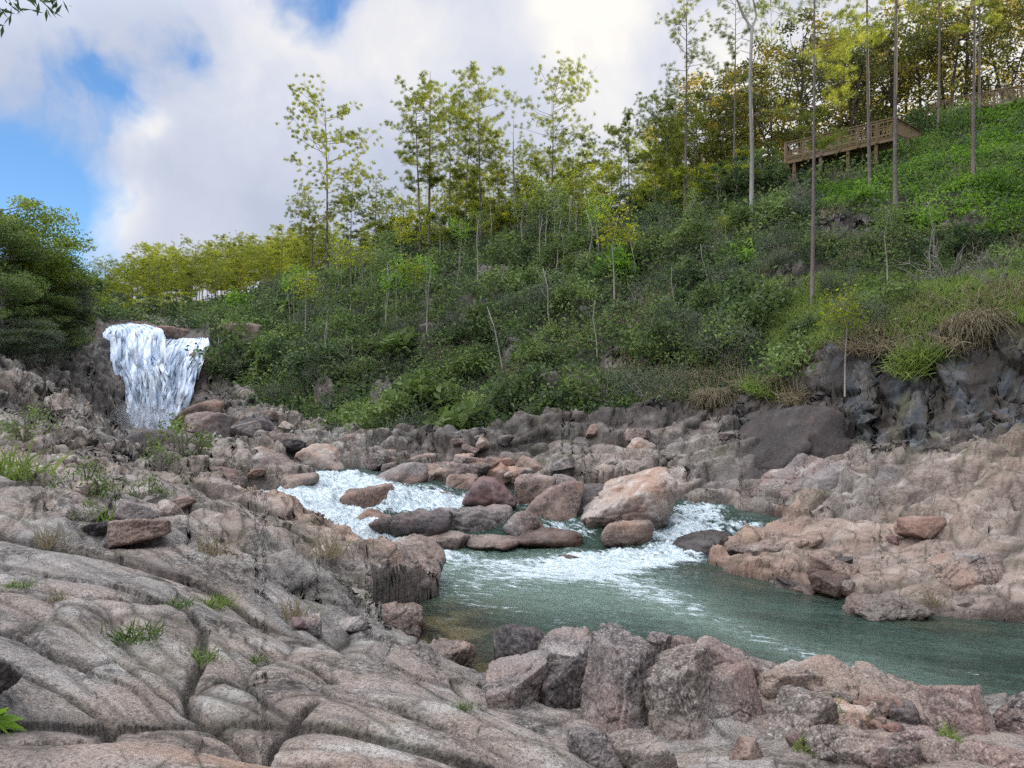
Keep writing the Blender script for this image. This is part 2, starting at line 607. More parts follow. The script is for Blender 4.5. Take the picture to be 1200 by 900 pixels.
MBK_PINE = bark_material('pine_bark', (.075, .06, .052), (.20, .17, .15))
MBK_GREY = bark_material('grey_bark', (.13, .125, .12), (.30, .29, .27))
MBK_PALE = bark_material('pale_stem', (.15, .14, .11), (.33, .31, .26))
MBK_DARK = bark_material('dark_bark', (.045, .035, .028), (.12, .095, .075))
MTWIG = bark_material('dead_twigs', (.13, .115, .10), (.28, .25, .22))
MWOOD = bark_material('weathered_timber', (.11, .075, .042), (.27, .19, .11), 9)

# ------------------------------------------------------------------ the lie of the land
# control points: frame column, frame row, distance ahead in metres
CP = [
    # slab the photographer stands on
    (-250, 930, 3.0), (0, 905, 2.9), (0, 840, 3.3), (0, 760, 4.2), (0, 700, 5.6), (-250, 700, 5.5), (100, 880, 3.1), (120, 790, 4.3), (150, 700, 6.2),
    (200, 880, 3.2), (240, 730, 6.2), (250, 790, 4.6), (350, 745, 6.7), (380, 800, 5.0), (400, 880, 3.5), (460, 785, 6.0), (500, 850, 4.4), (560, 832, 5.2),
    (600, 900, 3.9), (680, 893, 4.3), (620, 862, 4.8), (300, 1100, 2.0), (700, 1100, 2.0), (0, 1100, 2.0), (-250, 1100, 2.0), (1000, 1200, 2.2), (1300, 1200, 2.2),
    # crevice beyond it, small inlet
    (430, 775, 8.4), (500, 810, 8.2), (600, 870, 6.6), (680, 925, 5.8), (560, 850, 6.4),
    # pile of blocks at right
    (760, 905, 5.4), (720, 840, 7.3), (850, 900, 5.3), (850, 826, 7.2), (950, 838, 6.8), (950, 905, 5.2), (1050, 838, 6.9), (1050, 826, 7.9), (1150, 850, 6.9), (1150, 905, 5.0),
    (1300, 860, 6.6), (1500, 870, 6.6), (1300, 930, 4.8), (1000, 980, 4.0), (1300, 1000, 4.0), (760, 980, 4.4), (880, 815, 7.9),
    # left bank, middle distance
    (-250, 620, 10), (0, 640, 8.6), (0, 610, 11), (0, 570, 15), (100, 650, 8.8), (120, 620, 11.5), (100, 575, 16), (200, 655, 9.4), (200, 615, 13), (200, 580, 18),
    (300, 680, 9.8), (290, 650, 11.5), (300, 625, 14.5), (260, 590, 19), (390, 690, 10.9), (420, 712, 11.6), (380, 655, 13.2), (380, 640, 15.6), (460, 680, 13.2), (500, 700, 13.2),
    (440, 668, 15.3), (330, 735, 8.2), (250, 700, 8.2), (-250, 560, 18), (420, 745, 9.6),
    # left bank, far
    (0, 535, 21), (0, 505, 25), (-250, 500, 25), (100, 540, 21), (100, 515, 26), (180, 548, 22), (200, 522, 30), (260, 550, 23), (300, 545, 25), (340, 555, 25), (240, 530, 30), (300, 530, 30),
    (150, 522, 36), (220, 516, 36), (130, 545, 44), (0, 470, 32), (60, 492, 33), (-250, 440, 34), (0, 425, 40), (60, 440, 44), (100, 480, 50), (105, 420, 55), (95, 378, 60), (0, 360, 55), (-250, 330, 50),
    # foot of the falls, the lip and the river above
    (170, 530, 52), (170, 524, 56), (200, 515, 55), (180, 386, 61), (130, 381, 60.5), (235, 402, 61), (180, 383, 70), (150, 378, 85), (250, 388, 75), (235, 500, 54), (270, 440, 60), (300, 470, 52),
    (262, 400, 62), (70, 350, 80), (-250, 310, 80), (100, 372, 110), (200, 368, 110), (300, 352, 104), (100, 372, 160), (300, 365, 160), (-250, 340, 160), (60, 368, 200), (300, 372, 200),
    # river bed middle (water is laid over it)
    (400, 560, 26), (330, 545, 31), (270, 535, 38), (500, 560, 25.5),
    # hill, centre
    (360, 538, 34), (430, 538, 32), (380, 500, 42), (430, 500, 38), (420, 430, 47), (350, 430, 52), (420, 360, 62), (350, 385, 68), (410, 318, 80), (340, 345, 88),
    (560, 540, 29.5), (500, 542, 30), (560, 520, 33), (560, 480, 36.5), (560, 400, 45), (500, 400, 47), (560, 335, 57), (500, 345, 62), (560, 295, 74), (480, 305, 78),
    (640, 545, 27.5), (700, 550, 25.5), (700, 520, 28.5), (700, 480, 31.5), (640, 480, 34), (700, 400, 38), (700, 330, 48), (640, 360, 48), (700, 275, 64), (640, 285, 68),
    (770, 560, 24), (780, 530, 26), (780, 480, 29), (780, 400, 35), (780, 330, 43), (790, 255, 58), (830, 600, 21.8), (850, 590, 22.2), (900, 603, 21.1),
    (870, 540, 24), (900, 485, 26.5), (850, 480, 28), (870, 400, 32), (870, 320, 40), (880, 235, 54), (930, 500, 25), (950, 430, 26), (930, 380, 30),
    # right bank rocks
    (820, 668, 16.6), (900, 680, 15.6), (900, 655, 17.0), (940, 640, 18.0), (960, 610, 19.2), (1000, 570, 20.5), (990, 695, 14.6), (1000, 660, 16.2), (1050, 610, 17.5), (1100, 700, 13.6), (1100, 650, 15.5),
    (1100, 570, 18), (1090, 525, 20), (1200, 700, 13), (1200, 640, 14.2), (1200, 580, 15.8), (1200, 520, 18), (1400, 700, 12.4), (1400, 600, 14), (1400, 500, 17), (1010, 545, 21.6),
    # cliff and slopes above it
    (960, 515, 23.4), (1050, 515, 21.8), (1130, 510, 20.8), (1200, 500, 20), (1400, 480, 19.5), (975, 425, 25), (1050, 408, 23.6), (1140, 392, 22.4), (1200, 395, 21.4), (1400, 380, 21),
    (950, 350, 32), (1050, 335, 31), (1120, 322, 30.5), (1200, 318, 30), (1400, 300, 29), (1050, 268, 36), (1120, 262, 35), (1200, 250, 34.5), (1400, 230, 33), (960, 280, 38),
    (1000, 215, 46), (1100, 195, 43), (1200, 132, 46), (1080, 170, 50), (1400, 80, 44), (950, 195, 53), (1020, 186, 53), (1150, 148, 50),
    # ridge beyond and its back
    (1600, 60, 46), (1800, 60, 46), (1600, 300, 28), (1600, 500, 18), (1600, 700, 11.5),
    (1100, 290, 75), (1400, 250, 75), (900, 300, 80), (700, 320, 95), (500, 330, 110), (400, 332, 115), (1600, 250, 75), (300, 352, 130),
    (700, 375, 170), (1100, 330, 170), (1500, 300, 170), (500, 370, 200), (1500, 330, 220), (1000, 350, 220), (-400, 340, 200), (-400, 600, 12), (-400, 900, 3.2), (-400, 430, 34),
]
CP = np.array(CP, float)
cu, cl, cq = (CP[:, 0] - 600) / F, np.log(CP[:, 2]), (CP[:, 1] - HOR) / F


def kern(r2): return np.sqrt(r2 + .0012)


A_ = kern((cu[:, None] - cu[None]) ** 2 + (cl[:, None] - cl[None]) ** 2)
n_ = len(CP)
K_ = np.zeros((n_ + 1, n_ + 1)); K_[:n_, :n_] = A_ - np.eye(n_) * .004; K_[n_, :n_] = 1; K_[:n_, n_] = 1
W_ = np.linalg.solve(K_, np.append(cq, 0)).astype(np.float32)


def base_height(x, y):
    u = (x / y).astype(np.float32).ravel(); l = np.log(y).astype(np.float32).ravel()
    o = np.empty(u.shape, np.float32)
    for s in range(0, len(u), 60000):
        uu, ll = u[s:s + 60000, None], l[s:s + 60000, None]
        o[s:s + 60000] = np.sqrt((uu - cu[None].astype(np.float32)) ** 2 + (ll - cl[None].astype(np.float32)) ** 2 + .0012) @ W_[:-1] + W_[-1]
    return (CZ - o.reshape(x.shape) * y)


def water_level(x, y):
    left = np.interp(y, [17.2, 17.8, 18.4, 18.9, 20.2, 20.7, 22.5, 26, 33, 50, 56, 59.5], [0, .10, .40, .48, .60, .88, .95, 1.02, 1.05, 1.07, 1.08, 1.1])
    right = np.interp(y, [18.6, 19.3, 23, 26, 33], [0, .46, .55, .95, 1.15])
    k = sstep(-3.2, .5, x)
    return left * (1 - k) + right * k


# water body outline (frame column, frame row, level) walked as one polygon
WP = [(1700, 900, 0), (1330, 868, 0), (1200, 838, 0), (1100, 830, 0), (1000, 806, 0), (900, 788, 0), (820, 776, 0), (740, 772, 0), (680, 790, 0), (600, 815, 0), (520, 810, 0), (455, 772, 0),
      (430, 752, 0), (440, 726, 0), (480, 712, 0), (512, 698, 0), (500, 680, 0), (455, 660, 0), (405, 636, .25), (350, 617, .5), (300, 600, .75), (250, 580, .95), (262, 574, 1.0),
      (350, 574, 1.0), (372, 566, 1.05), (352, 556, 1.1), (300, 545, 1.15), (215, 532, 1.25), (150, 528, 1.4), (132, 518, 1.5), (140, 508, 1.5), (200, 508, 1.5), (225, 516, 1.4), (300, 528, 1.3), (370, 538, 1.2),
      (440, 548, 1.1), (520, 560, 1.0), (600, 567, .9), (700, 575, .7), (790, 586, .6), (850, 595, .52), (912, 606, .5), (905, 622, .3), (880, 640, .1), (862, 655, 0), (830, 660, 0), (860, 672, 0),
      (940, 688, 0), (1000, 706, 0), (1100, 722, 0), (1200, 729, 0), (1400, 745, 0), (1700, 750, 0)]
WP = np.array([((a - 600) / F * (CZ - z) * F / (b - HOR), (CZ - z) * F / (b - HOR)) for a, b, z in WP])


def sdf_poly(x, y, poly):
    """positive outside, negative inside"""
    shp = x.shape
    x, y = x.ravel().astype(np.float32), y.ravel().astype(np.float32)
    d = np.full(x.shape, 1e9, np.float32)
    ins = np.zeros(x.shape, bool)
    n = len(poly)
    for i in range(n):
        ax, ay = poly[i]; bx, by = poly[(i + 1) % n]
        ex, ey = bx - ax, by - ay
        t = np.clip(((x - ax) * ex + (y - ay) * ey) / (ex * ex + ey * ey + 1e-9), 0, 1)
        d = np.minimum(d, (x - ax - t * ex) ** 2 + (y - ay - t * ey) ** 2)
        c = (ay > y) != (by > y)
        ins ^= c & (x < (bx - ax) * (y - ay) / (by - ay + 1e-12) + ax)
    return (np.sqrt(d) * np.where(ins, -1, 1)).reshape(shp)


VEGLINE = np.array([(-600, 440), (0, 432), (80, 415), (110, 372), (170, 370), (245, 384), (252, 440), (300, 482), (380, 516), (470, 530), (560, 528), (620, 514), (700, 505), (770, 478), (840, 480), (930, 458), (965, 412), (1000, 405), (1150, 385), (1700, 380)], float)


def polyline_dist(x, y, pl):
    d = np.full(x.shape, 1e9)
    for (ax, ay), (bx, by) in zip(pl[:-1], pl[1:]):
        ex, ey = bx - ax, by - ay
        t = np.clip(((x - ax) * ex + (y - ay) * ey) / (ex * ex + ey * ey + 1e-9), 0, 1)
        d = np.minimum(d, (x - ax - t * ex) ** 2 + (y - ay - t * ey) ** 2)
    return np.sqrt(d)


def base_hit(px, py):
    ys = np.exp(np.linspace(math.log(2.2), math.log(9), 500)); xs = (px - 600) / F * ys
    rows = HOR + (CZ - base_height(xs, ys)) / ys * F
    w = np.nonzero(rows <= py)[0]
    i_ = w[0] if len(w) else -1
    return xs[i_], ys[i_]


JOINTS = [([base_hit(*p_) for p_ in pts_], wd_, dp_) for pts_, wd_, dp_ in [
    ([(-60, 680), (0, 700), (75, 722), (130, 750), (168, 778), (215, 800), (262, 822), (304, 848)], .05, .11),
    ([(100, 690), (160, 700), (215, 705), (240, 725), (236, 760), (216, 785), (228, 805)], .035, .08),
    ([(-60, 750), (0, 765), (80, 790), (130, 812), (122, 828)], .03, .07),
    ([(236, 782), (290, 784), (350, 790), (410, 806), (450, 818)], .03, .06),
    ([(262, 728), (330, 752), (380, 778), (430, 812), (520, 850), (600, 880)], .045, .10),
    ([(304, 850), (330, 832), (375, 815)], .03, .07),
    ([(-60, 822), (20, 838), (110, 836), (210, 842), (300, 850), (380, 870), (450, 905)], .04, .07),
    ([(-40, 880), (60, 884), (150, 900)], .03, .05),
    ([(420, 745), (470, 770), (520, 800), (570, 835)], .03, .06),
    ([(-60, 720), (10, 735), (70, 755), (110, 775)], .025, .05),
]]


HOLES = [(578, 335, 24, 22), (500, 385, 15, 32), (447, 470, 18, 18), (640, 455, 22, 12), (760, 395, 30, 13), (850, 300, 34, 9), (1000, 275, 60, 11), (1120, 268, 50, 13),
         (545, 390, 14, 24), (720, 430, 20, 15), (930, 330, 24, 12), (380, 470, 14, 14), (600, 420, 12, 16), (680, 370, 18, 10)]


def ground(x, y):
    """height and surface attributes"""
    z0 = base_height(x, y)
    py = HOR + (CZ - z0) / y * F
    px = 600 + x / y * F
    sd_ = sdf_poly(x, y, WP) + .22 * fbm2(x * .8, y * .8, 3, 3) * np.clip(y / 12, .5, 2.0)
    wl = water_level(x, y)
    vl = np.interp(px, VEGLINE[:, 0], VEGLINE[:, 1])
    veg = sstep(-4, 14, vl - py + 9 * fbm2(x * .25, y * .25, 11, 3)) * (y > 19)
    for hx_, hy_, hw_, hh_ in HOLES:      # bare dark rock and shadowy gaps in the cover, shade set by colour
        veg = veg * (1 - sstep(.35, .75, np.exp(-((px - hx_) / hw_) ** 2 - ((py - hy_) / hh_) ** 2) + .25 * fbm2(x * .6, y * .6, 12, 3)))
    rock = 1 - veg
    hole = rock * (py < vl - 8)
    # joint-bounded slabs, long axis running down to the right
    slope = np.gradient(z0, axis=0) / (np.gradient(y, axis=0) + 1e-9)
    flat = 1 / (1 + (slope * 1.1) ** 2)
    lip = np.exp(-((px - 175) / 80) ** 2) * sstep(50, 57, y) * (py < 440)
    dist = np.clip(y / 9, .75, 4.0)
    ca, sa = math.cos(R(-38)), math.sin(R(-38))
    wx, wy = fbm2(x * .25, y * .25, 21, 2) * 1.1, fbm2(x * .25, y * .25, 22, 2) * 1.1
    xs, ys = x + wx, y + wy + (z0 - 1) * .5
    s, t = xs * ca + ys * sa, -xs * sa + ys * ca
    lev = np.zeros_like(x); crack = np.zeros_like(x)
    leftk = 1 - sstep(-.5, 3.5, x - .12 * y)
    for k, (sl, st, amp, sd2) in enumerate(((6.2, 1.6, .25, 31), (2.2, .75, .075, 41))):
        for f_, m_ in ((1.0, 1 - sstep(9, 13, y)), (2.1, sstep(9, 13, y))):
            e_, h_, ox, oy = voro2(s / (sl * f_), t / (st * f_), sd2)
            am = amp * (1.0 if f_ == 1 else 1.25)
            prof = 1 - np.exp(-e_ * (6.5 + 2.5 * sstep(6, 10, y)))
            tilt = (-oy * (.7 + .5 * h_) + ox * (h_ - .5) * .5)
            sk = sstep(6, 11, y)
            am = am * (.42 + .58 * sk)
            lev += m_ * am * (prof * 1.0 + (h_ - .5) * (.40 + .45 * sk) + tilt * (.35 + .4 * sk))
            crack = np.maximum(crack, m_ * np.exp(-e_ * (34 + 14 * k)) * (1, .8, .45)[k])
    # blockier jointing on the right bank
    e_, h_, ox, oy = voro2(xs * .26 + ys * .1, ys * .80 - xs * .22, 61)
    blk = .24 * ((1 - np.exp(-e_ * 6)) + (h_ - .5) * .5 + ox * .6)
    e2, h2, ox2, oy2 = voro2(xs * .75 + ys * .2, ys * 1.9 - xs * .45, 62)
    blk += .075 * ((1 - np.exp(-e2 * 6)) + (h2 - .5) * 1.2 + ox2 * .5)
    ckr = np.maximum(np.exp(-e_ * 15), np.exp(-e2 * 22) * .7)
    lev = lev * leftk + blk * (1 - leftk) * np.clip(y / 12, .5, 1.6) * .8
    crack = crack * leftk + ckr * (1 - leftk)
    rip = fbm2(s * .4, t * 1.6, 71, 2, .5) * .10 * np.clip(y / 7, .8, 1.8)
    lev = lev - .12 + rip
    # ledges: bedding planes stepping up the banks
    bed = (z0 - .10 * x * (x > 0)) * 1.7 + fbm2(x * .4, y * .4, 82, 3, .5) * 1.5 + (y * .25)
    fr = bed - np.floor(bed)
    lev += (sstep(.0, .38, fr) - fr) * .42 * sstep(8, 12, y) * np.clip(y / 16, .5, 1.5)
    rb = sstep(3, 6, x) * sstep(11, 13, y) * sstep(26, 22, y)
    dip = z0 * 2.6 - x * .42 + y * .12 + fbm2(x * .35, y * .35, 84, 3) * 1.3
    fd = dip - np.floor(dip)
    lev += rb * ((sstep(.0, .30, fd) - fd) * .34)
    crack = np.maximum(crack, rb * .8 * np.exp(-(np.minimum(fd, 1 - fd) / .035) ** 2))
    lev = lev * flat * (1 - lip)
    # long joints of the near slabs
    if y.min() < 3:
        sel = y[:, 0] < 8.5
        xx, yy = x[sel], y[sel]
        for pl, wd_, dp in JOINTS:
            dd_ = polyline_dist(xx, yy, pl) + .03 * fbm2(xx * 3, yy * 3, 201, 2)
            lev[sel] -= dp * 1.2 * np.exp(-(np.clip(dd_, 0, 9) / (wd_ * .8)) ** 2) + dp * .75 * np.exp(-np.clip(dd_, 0, 9) / (wd_ * 6))
            crack[sel] = np.maximum(crack[sel], .95 * np.exp(-(dd_ / (wd_ * .9)) ** 2))
    # hillside: gullies and hummocks
    hill = fbm2(x * .12, y * .12, 91, 4, .55) * 2.2 + (1 - np.abs(fbm2(x * .22 + 5, y * .10, 92, 4, .6)) * 2) * .9 - .6
    far = sstep(24, 34, y)
    z = z0 + rock * lev * (1 + far * .9) + veg * (hill + fbm2(x * .5, y * .35, 93, 3) * .7) * sstep(20, 45, y) * sstep(0, 70, vl - py) * (1 - lip) * np.interp(px, [90, 330], [.25, 1])
    z += rock * far * fbm2(x * .4, y * .4, 95, 4, .55) * .6 * (1 - lip) * flat
    z -= 1.15 * np.exp(-((px - 168) / 60) ** 4) * sstep(22, 26, y) * sstep(56, 52, y)
    z -= .8 * np.exp(-((px - 175) / 62) ** 4) * sstep(57, 60, y) * sstep(84, 70, y)
    # river bed and shore
    depth = -np.clip(-sd_, 0, 3.0)
    shore_up = wl + .03 + np.clip(sd_, 0, 50) * .55 + .12 * np.clip(sd_, 0, 1)
    inb = sd_ < 0
    zb = np.where(inb, np.minimum(z, wl - .06 + depth * .45 + .10 * fbm2(x * 1.3, y * 1.3, 97, 3)), z)
    zb = np.where(~inb, np.maximum(zb, np.minimum(shore_up - .05, wl + .12 + lev * .6 * rock)), zb)
    on = (y < 58)
    z = np.where(on, zb, z)
    wet = np.exp(-np.clip(z - wl, 0, 9) / .16) * sstep(2.5, .2, sd_) * on
    # seepage-dark faces of the right-hand cliff and the rocks under the hill
    wet = np.maximum(wet, sstep(30, -20, np.abs(px - 1160) - 10) * (py < 520) * (py > 385) * rock)
    wet = np.maximum(wet, np.exp(-((px - 895) / 42) ** 2 - ((py - 540) / 52) ** 2) * 1.1)
    wet = np.maximum(wet, np.exp(-((px - 945) / 24) ** 2 - ((py - 470) / 55) ** 2))
    wet = np.maximum(wet, sstep(62, 18, py - vl + 22 * fbm2(x * .3, y * .3, 99, 3)) * sstep(400, 500, px) * (px < 965) * .9)
    wet = np.maximum(wet, sstep(160, 120, px) * sstep(36, 44, y) * .75)
    wet = np.maximum(wet, np.exp(-((px - 240) / 40) ** 2) * sstep(46, 52, y) * .8)
    wet = np.maximum(wet, (py < 515) * (px > 950) * (.45 + .5 * np.sin(px * .11 + 3 * fbm2(x * .6, z0 * .4, 100, 2))) * sstep(360, 400, py))
    wet = np.maximum(wet, hole * (y > 20))  # shade of the cover gaps goes into the dark wet colour
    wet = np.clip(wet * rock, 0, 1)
    blue = 1.2 * sstep(950, 975, px) * sstep(545, 515, py) * sstep(360, 400, py) + np.exp(-((px - 880) / 30) ** 2 - ((py - 500) / 22) ** 2) + .9 * np.exp(-((px - 780) / 30) ** 2 - ((py - 490) / 18) ** 2)
    blue += .45 * np.exp(-((px - 1080 - (530 - py) * .8) / 26) ** 2) * (py > 480) * (py < 640)
    blue = np.clip(blue * (y > 14), 0, 1) * rock
    pink = sstep(0, 5, x) * (y > 10) * (1 - sstep(16, 21, y)) * .7 + .3 * sstep(9, 14, y) * (1 - sstep(24, 28, y)) + .4 * np.exp(-((px - 1000) / 150) ** 2) * (y < 9)
    orange = np.exp(-((px - 270) / 170) ** 2 - ((py - 872 - (px - 270) * .12) / 20) ** 2) * (y < 5) * .85
    orange += .7 * np.exp(-((px - 330 - (py - 600) * 1.9) / 34) ** 2) * (y > 12) * (y < 21) * (px < 470) * (px > 280)
    orange += .8 * np.exp(-sd_ ** 2 / .5) * (px > 800) * (y > 14) * (y < 20)
    moss = sstep(.35, .9, fbm2(x * .3, y * .3, 98, 3) + .5) * sstep(6, 10, y) * .5
    return z, dict(veg=veg, crack=np.clip(crack, 0, 1) * rock, wet=wet, blue=blue, pink=np.clip(pink, 0, 1), orange=np.clip(orange, 0, 1), moss=moss * rock), sd_


U0, U1, NU = -1.12, 1.22, 1150
L0, L1, NL = math.log(1.9), math.log(235.0), 1050
tl = np.linspace(0, 1, NL)
ug = np.linspace(U0, U1, NU)
lg = L0 + (L1 - L0) * tl
Yg, Ug = np.meshgrid(np.exp(lg), ug, indexing='ij')
Xg = Ug * Yg
Zg, AT, SDg = ground(Xg, Yg)
VEGg = AT['veg']


def gi(x, y):
    u = np.clip((np.asarray(x) / np.asarray(y) - U0) / (U1 - U0) * (NU - 1), 0, NU - 1.001)
    l = np.clip((np.log(y) - L0) / (L1 - L0) * (NL - 1), 0, NL - 1.001)
    return u, l


def sample(G, x, y):
    u, l = gi(x, y)
    i, j = np.floor(l).astype(int), np.floor(u).astype(int)
    a, b = l - i, u - j
    return (G[i, j] * (1 - a) * (1 - b) + G[i, j + 1] * (1 - a) * b + G[i + 1, j] * a * (1 - b) + G[i + 1, j + 1] * a * b)


def H(x, y): return sample(Zg, x, y)


def grid_quads(n, m):
    i, j = np.meshgrid(np.arange(n - 1), np.arange(m - 1), indexing='ij')
    return np.stack([i * m + j, i * m + j + 1, (i + 1) * m + j + 1, (i + 1) * m + j], -1).reshape(-1, 4)


# give steep faces as many vertices as flat ones: even out each column by the length of its profile
NL2 = 1300
Lg_ = np.log(Yg)
seg = np.sqrt(np.diff(Yg, axis=0) ** 2 * .06 + np.diff(Zg, axis=0) ** 2) / (.5 * (Yg[1:] + Yg[:-1])) + .55 * np.diff(Lg_, axis=0)
seg = np.clip(seg, 0, .09)
for _ in range(3):
    seg[:, 1:-1] = (seg[:, :-2] + seg[:, 1:-1] * 2 + seg[:, 2:]) / 4
arc = np.vstack([np.zeros(NU), np.cumsum(seg, axis=0)])
arc /= arc[-1]
tq = np.linspace(0, 1, NL2)
Y2 = np.empty((NL2, NU)); Z2 = np.empty((NL2, NU)); A2 = {k: np.empty((NL2, NU), np.float32) for k in AT}; SD2 = np.empty((NL2, NU), np.float32)
idx = np.arange(NL, dtype=float)
for c_ in range(NU):
    fi = np.interp(tq, arc[:, c_], idx)
    Y2[:, c_] = np.exp(np.interp(fi, idx, Lg_[:, c_])); Z2[:, c_] = np.interp(fi, idx, Zg[:, c_]); SD2[:, c_] = np.interp(fi, idx, SDg[:, c_])
    for k in AT: A2[k][:, c_] = np.interp(fi, idx, AT[k][:, c_])
P3 = np.stack([ug[None] * Y2, Y2, Z2], -1)
ta, tb = np.gradient(P3, axis=0), np.gradient(P3, axis=1)
NR = np.cross(tb, ta); NR /= np.linalg.norm(NR, axis=-1)[..., None] + 1e-9
RK = ((1 - A2['veg']).ravel() > .05) & (Y2.ravel() < 75)
pk = P3.reshape(-1, 3)[RK].astype(np.float32); nk = NR.reshape(-1, 3)[RK]
yk = pk[:, 1]
cr3, sr3 = math.cos(R(-38)), math.sin(R(-38))
pr = np.stack([(pk[:, 0] * cr3 + pk[:, 1] * sr3) * .5, -pk[:, 0] * sr3 + pk[:, 1] * cr3, pk[:, 2] * 1.5], 1)
wob = np.stack([fbm3(pk * .9, 411, 2), fbm3(pk * .9, 412, 2), fbm3(pk * .9, 413, 2)], 1) * .45
kf_ = sstep(8, 12, yk); kv = sstep(17, 24, yk)
disp = np.zeros(len(pk), np.float32); ck3 = np.zeros(len(pk), np.float32)
for frq, amp, wgt in ((1.1, .022, 1 - kf_), (.72, .10, kf_ * (1 - kv * .3)), (.33, .22, kv), (1.7, .045, kf_), (3.9, .006, 1 - kf_ * .5)):
    e3, h3, t3 = voro3((pr + wob) * frq, 420 + int(frq * 10))
    disp += wgt * amp * ((h3 - .5) * .8 + t3 * 1.3 - np.exp(-e3 * 36) * .30)
    ck3 = np.maximum(ck3, wgt * np.exp(-e3 * 26) * (.9 if frq < 2 else .4))
ec, hc, tc_ = voro3(np.stack([pk[:, 0] * 1.0, pk[:, 1] * .8, pk[:, 2] * .30], 1) + wob * .6, 470)
cl_ = sstep(17, 20, yk) * sstep(.86, .62, np.abs(nk[:, 2])) * sstep(1.9, 2.5, pk[:, 2])
disp += cl_ * (.10 + .20 * sstep(5, 8, pk[:, 0])) * ((hc - .5) * .8 + tc_ * 1.2 - np.exp(-ec * 30) * .5); ck3 = np.maximum(ck3, cl_ * np.exp(-ec * 22))
disp += (fbm3(pk * 2.2, 401, 4, .6) * (.016 + .022 * kf_) + fbm3(pk * 9, 403, 3, .6) * (.004 + .006 * kf_)) * np.clip(yk / 9, .8, 2.5)
disp *= 1 - (1 - cl_) * .7 * sstep(.55, .15, np.abs(nk[:, 2]))
ck3 *= 1 - (1 - cl_) * .8 * sstep(.6, .2, np.abs(nk[:, 2]))
disp *= 1 - .55 * sstep(2, 5, pk[:, 0]) * sstep(9, 12, yk) * (1 - cl_)
disp *= (1 - A2['veg'].ravel()[RK]) * sstep(-.8, .3, SD2.ravel()[RK] + .5)
P3.reshape(-1, 3)[RK] += nk * disp[:, None]
ckf = A2['crack'].ravel(); ckf[RK] = np.maximum(ckf[RK], np.clip(ck3, 0, 1) * (1 - A2['veg'].ravel()[RK]))
AT2 = dict(A2); AT2['crack'] = ckf.reshape(NL2, NU)
me = mesh_np('terrain', P3.reshape(-1, 3), grid_quads(NL2, NU), MROCK, True, {k: v.ravel() for k, v in AT2.items()})
tag(link('terrain', me), kind='structure')

# the same hillside carried on beyond the frame, added to shade the gorge
ang = np.linspace(math.atan(U1 - .01), R(150), 90)
rad = np.exp(np.linspace(math.log(5), math.log(300), 170))
Ag, Rg = np.meshgrid(ang, rad, indexing='ij')
ey = rad * math.cos(ang[0]); ex = rad * math.sin(ang[0])
ui = np.clip((ex / ey - U0) / (U1 - U0) * (NU - 1), 0, NU - 1.001).astype(int)
li = np.clip((np.log(ey) - L0) / (L1 - L0) * (NL - 1), 0, NL - 1.001).astype(int)
zr = Zg[li, ui][None] + fbm2(Ag * 30, Rg * .15, 301, 4) * 1.6 * sstep(0, .12, Ag - ang[0]) * np.clip(Rg / 20, .1, 1)
hx = link('hillside', mesh_np('hillside', np.stack([Rg * np.sin(Ag), Rg * np.cos(Ag), zr], -1).reshape(-1, 3), grid_quads(90, 170), MROCK, True, {'veg': np.repeat(VEGg[li, ui][None], 90, 0).ravel(), 'crack': np.zeros(Ag.size)}))
tag(hx, kind='structure')

# outer ground sheet out to the horizon and round behind the viewer
th = np.linspace(0, 2 * math.pi, 97)[:-1]
rr = np.array([0, 30, 80, 180, 300, 500, 900, 1800])
V = [(r * math.sin(t), 20 + r * math.cos(t), -3 - (0 if r < 300 else 0) + (0 if r < 200 else 6)) for r in rr for t in th]
i, j = np.meshgrid(np.arange(len(rr) - 1), np.arange(96), indexing='ij')
k = (j + 1) % 96
Q = np.stack([i * 96 + j, i * 96 + k, (i + 1) * 96 + k, (i + 1) * 96 + j], -1).reshape(-1, 4)
gm = Mat('forest_floor')
gm = gm.finish(gm.pbsdf(gm.ramp(gm.noise(gm.geo.outputs['Position'], .3, 6, .6), [(.3, (.02, .03, .012)), (.7, (.06, .08, .03))]), .95))
tag(link('ground', mesh_np('ground', V, Q, gm)), kind='structure')
# bank behind the viewer
NB = 120
xs_, ys_ = np.meshgrid(np.linspace(-60, 60, NB), np.linspace(-45, 2.2, 60), indexing='xy')
zb_ = 1.7 + fbm2(xs_ * .15, ys_ * .15, 5, 4) * .8 + sstep(-3, -40, ys_) * 5 - .4 + sstep(6, 40, np.abs(xs_)) * 5
zb_ = np.where(ys_ > 1.6, np.minimum(zb_, 1.2), zb_)
tag(link('ground_behind', mesh_np('ground_behind', np.stack([xs_, ys_, zb_], -1).reshape(-1, 3), grid_quads(60, NB), MROCK, True, {'crack': np.zeros(xs_.size)})), kind='structure')

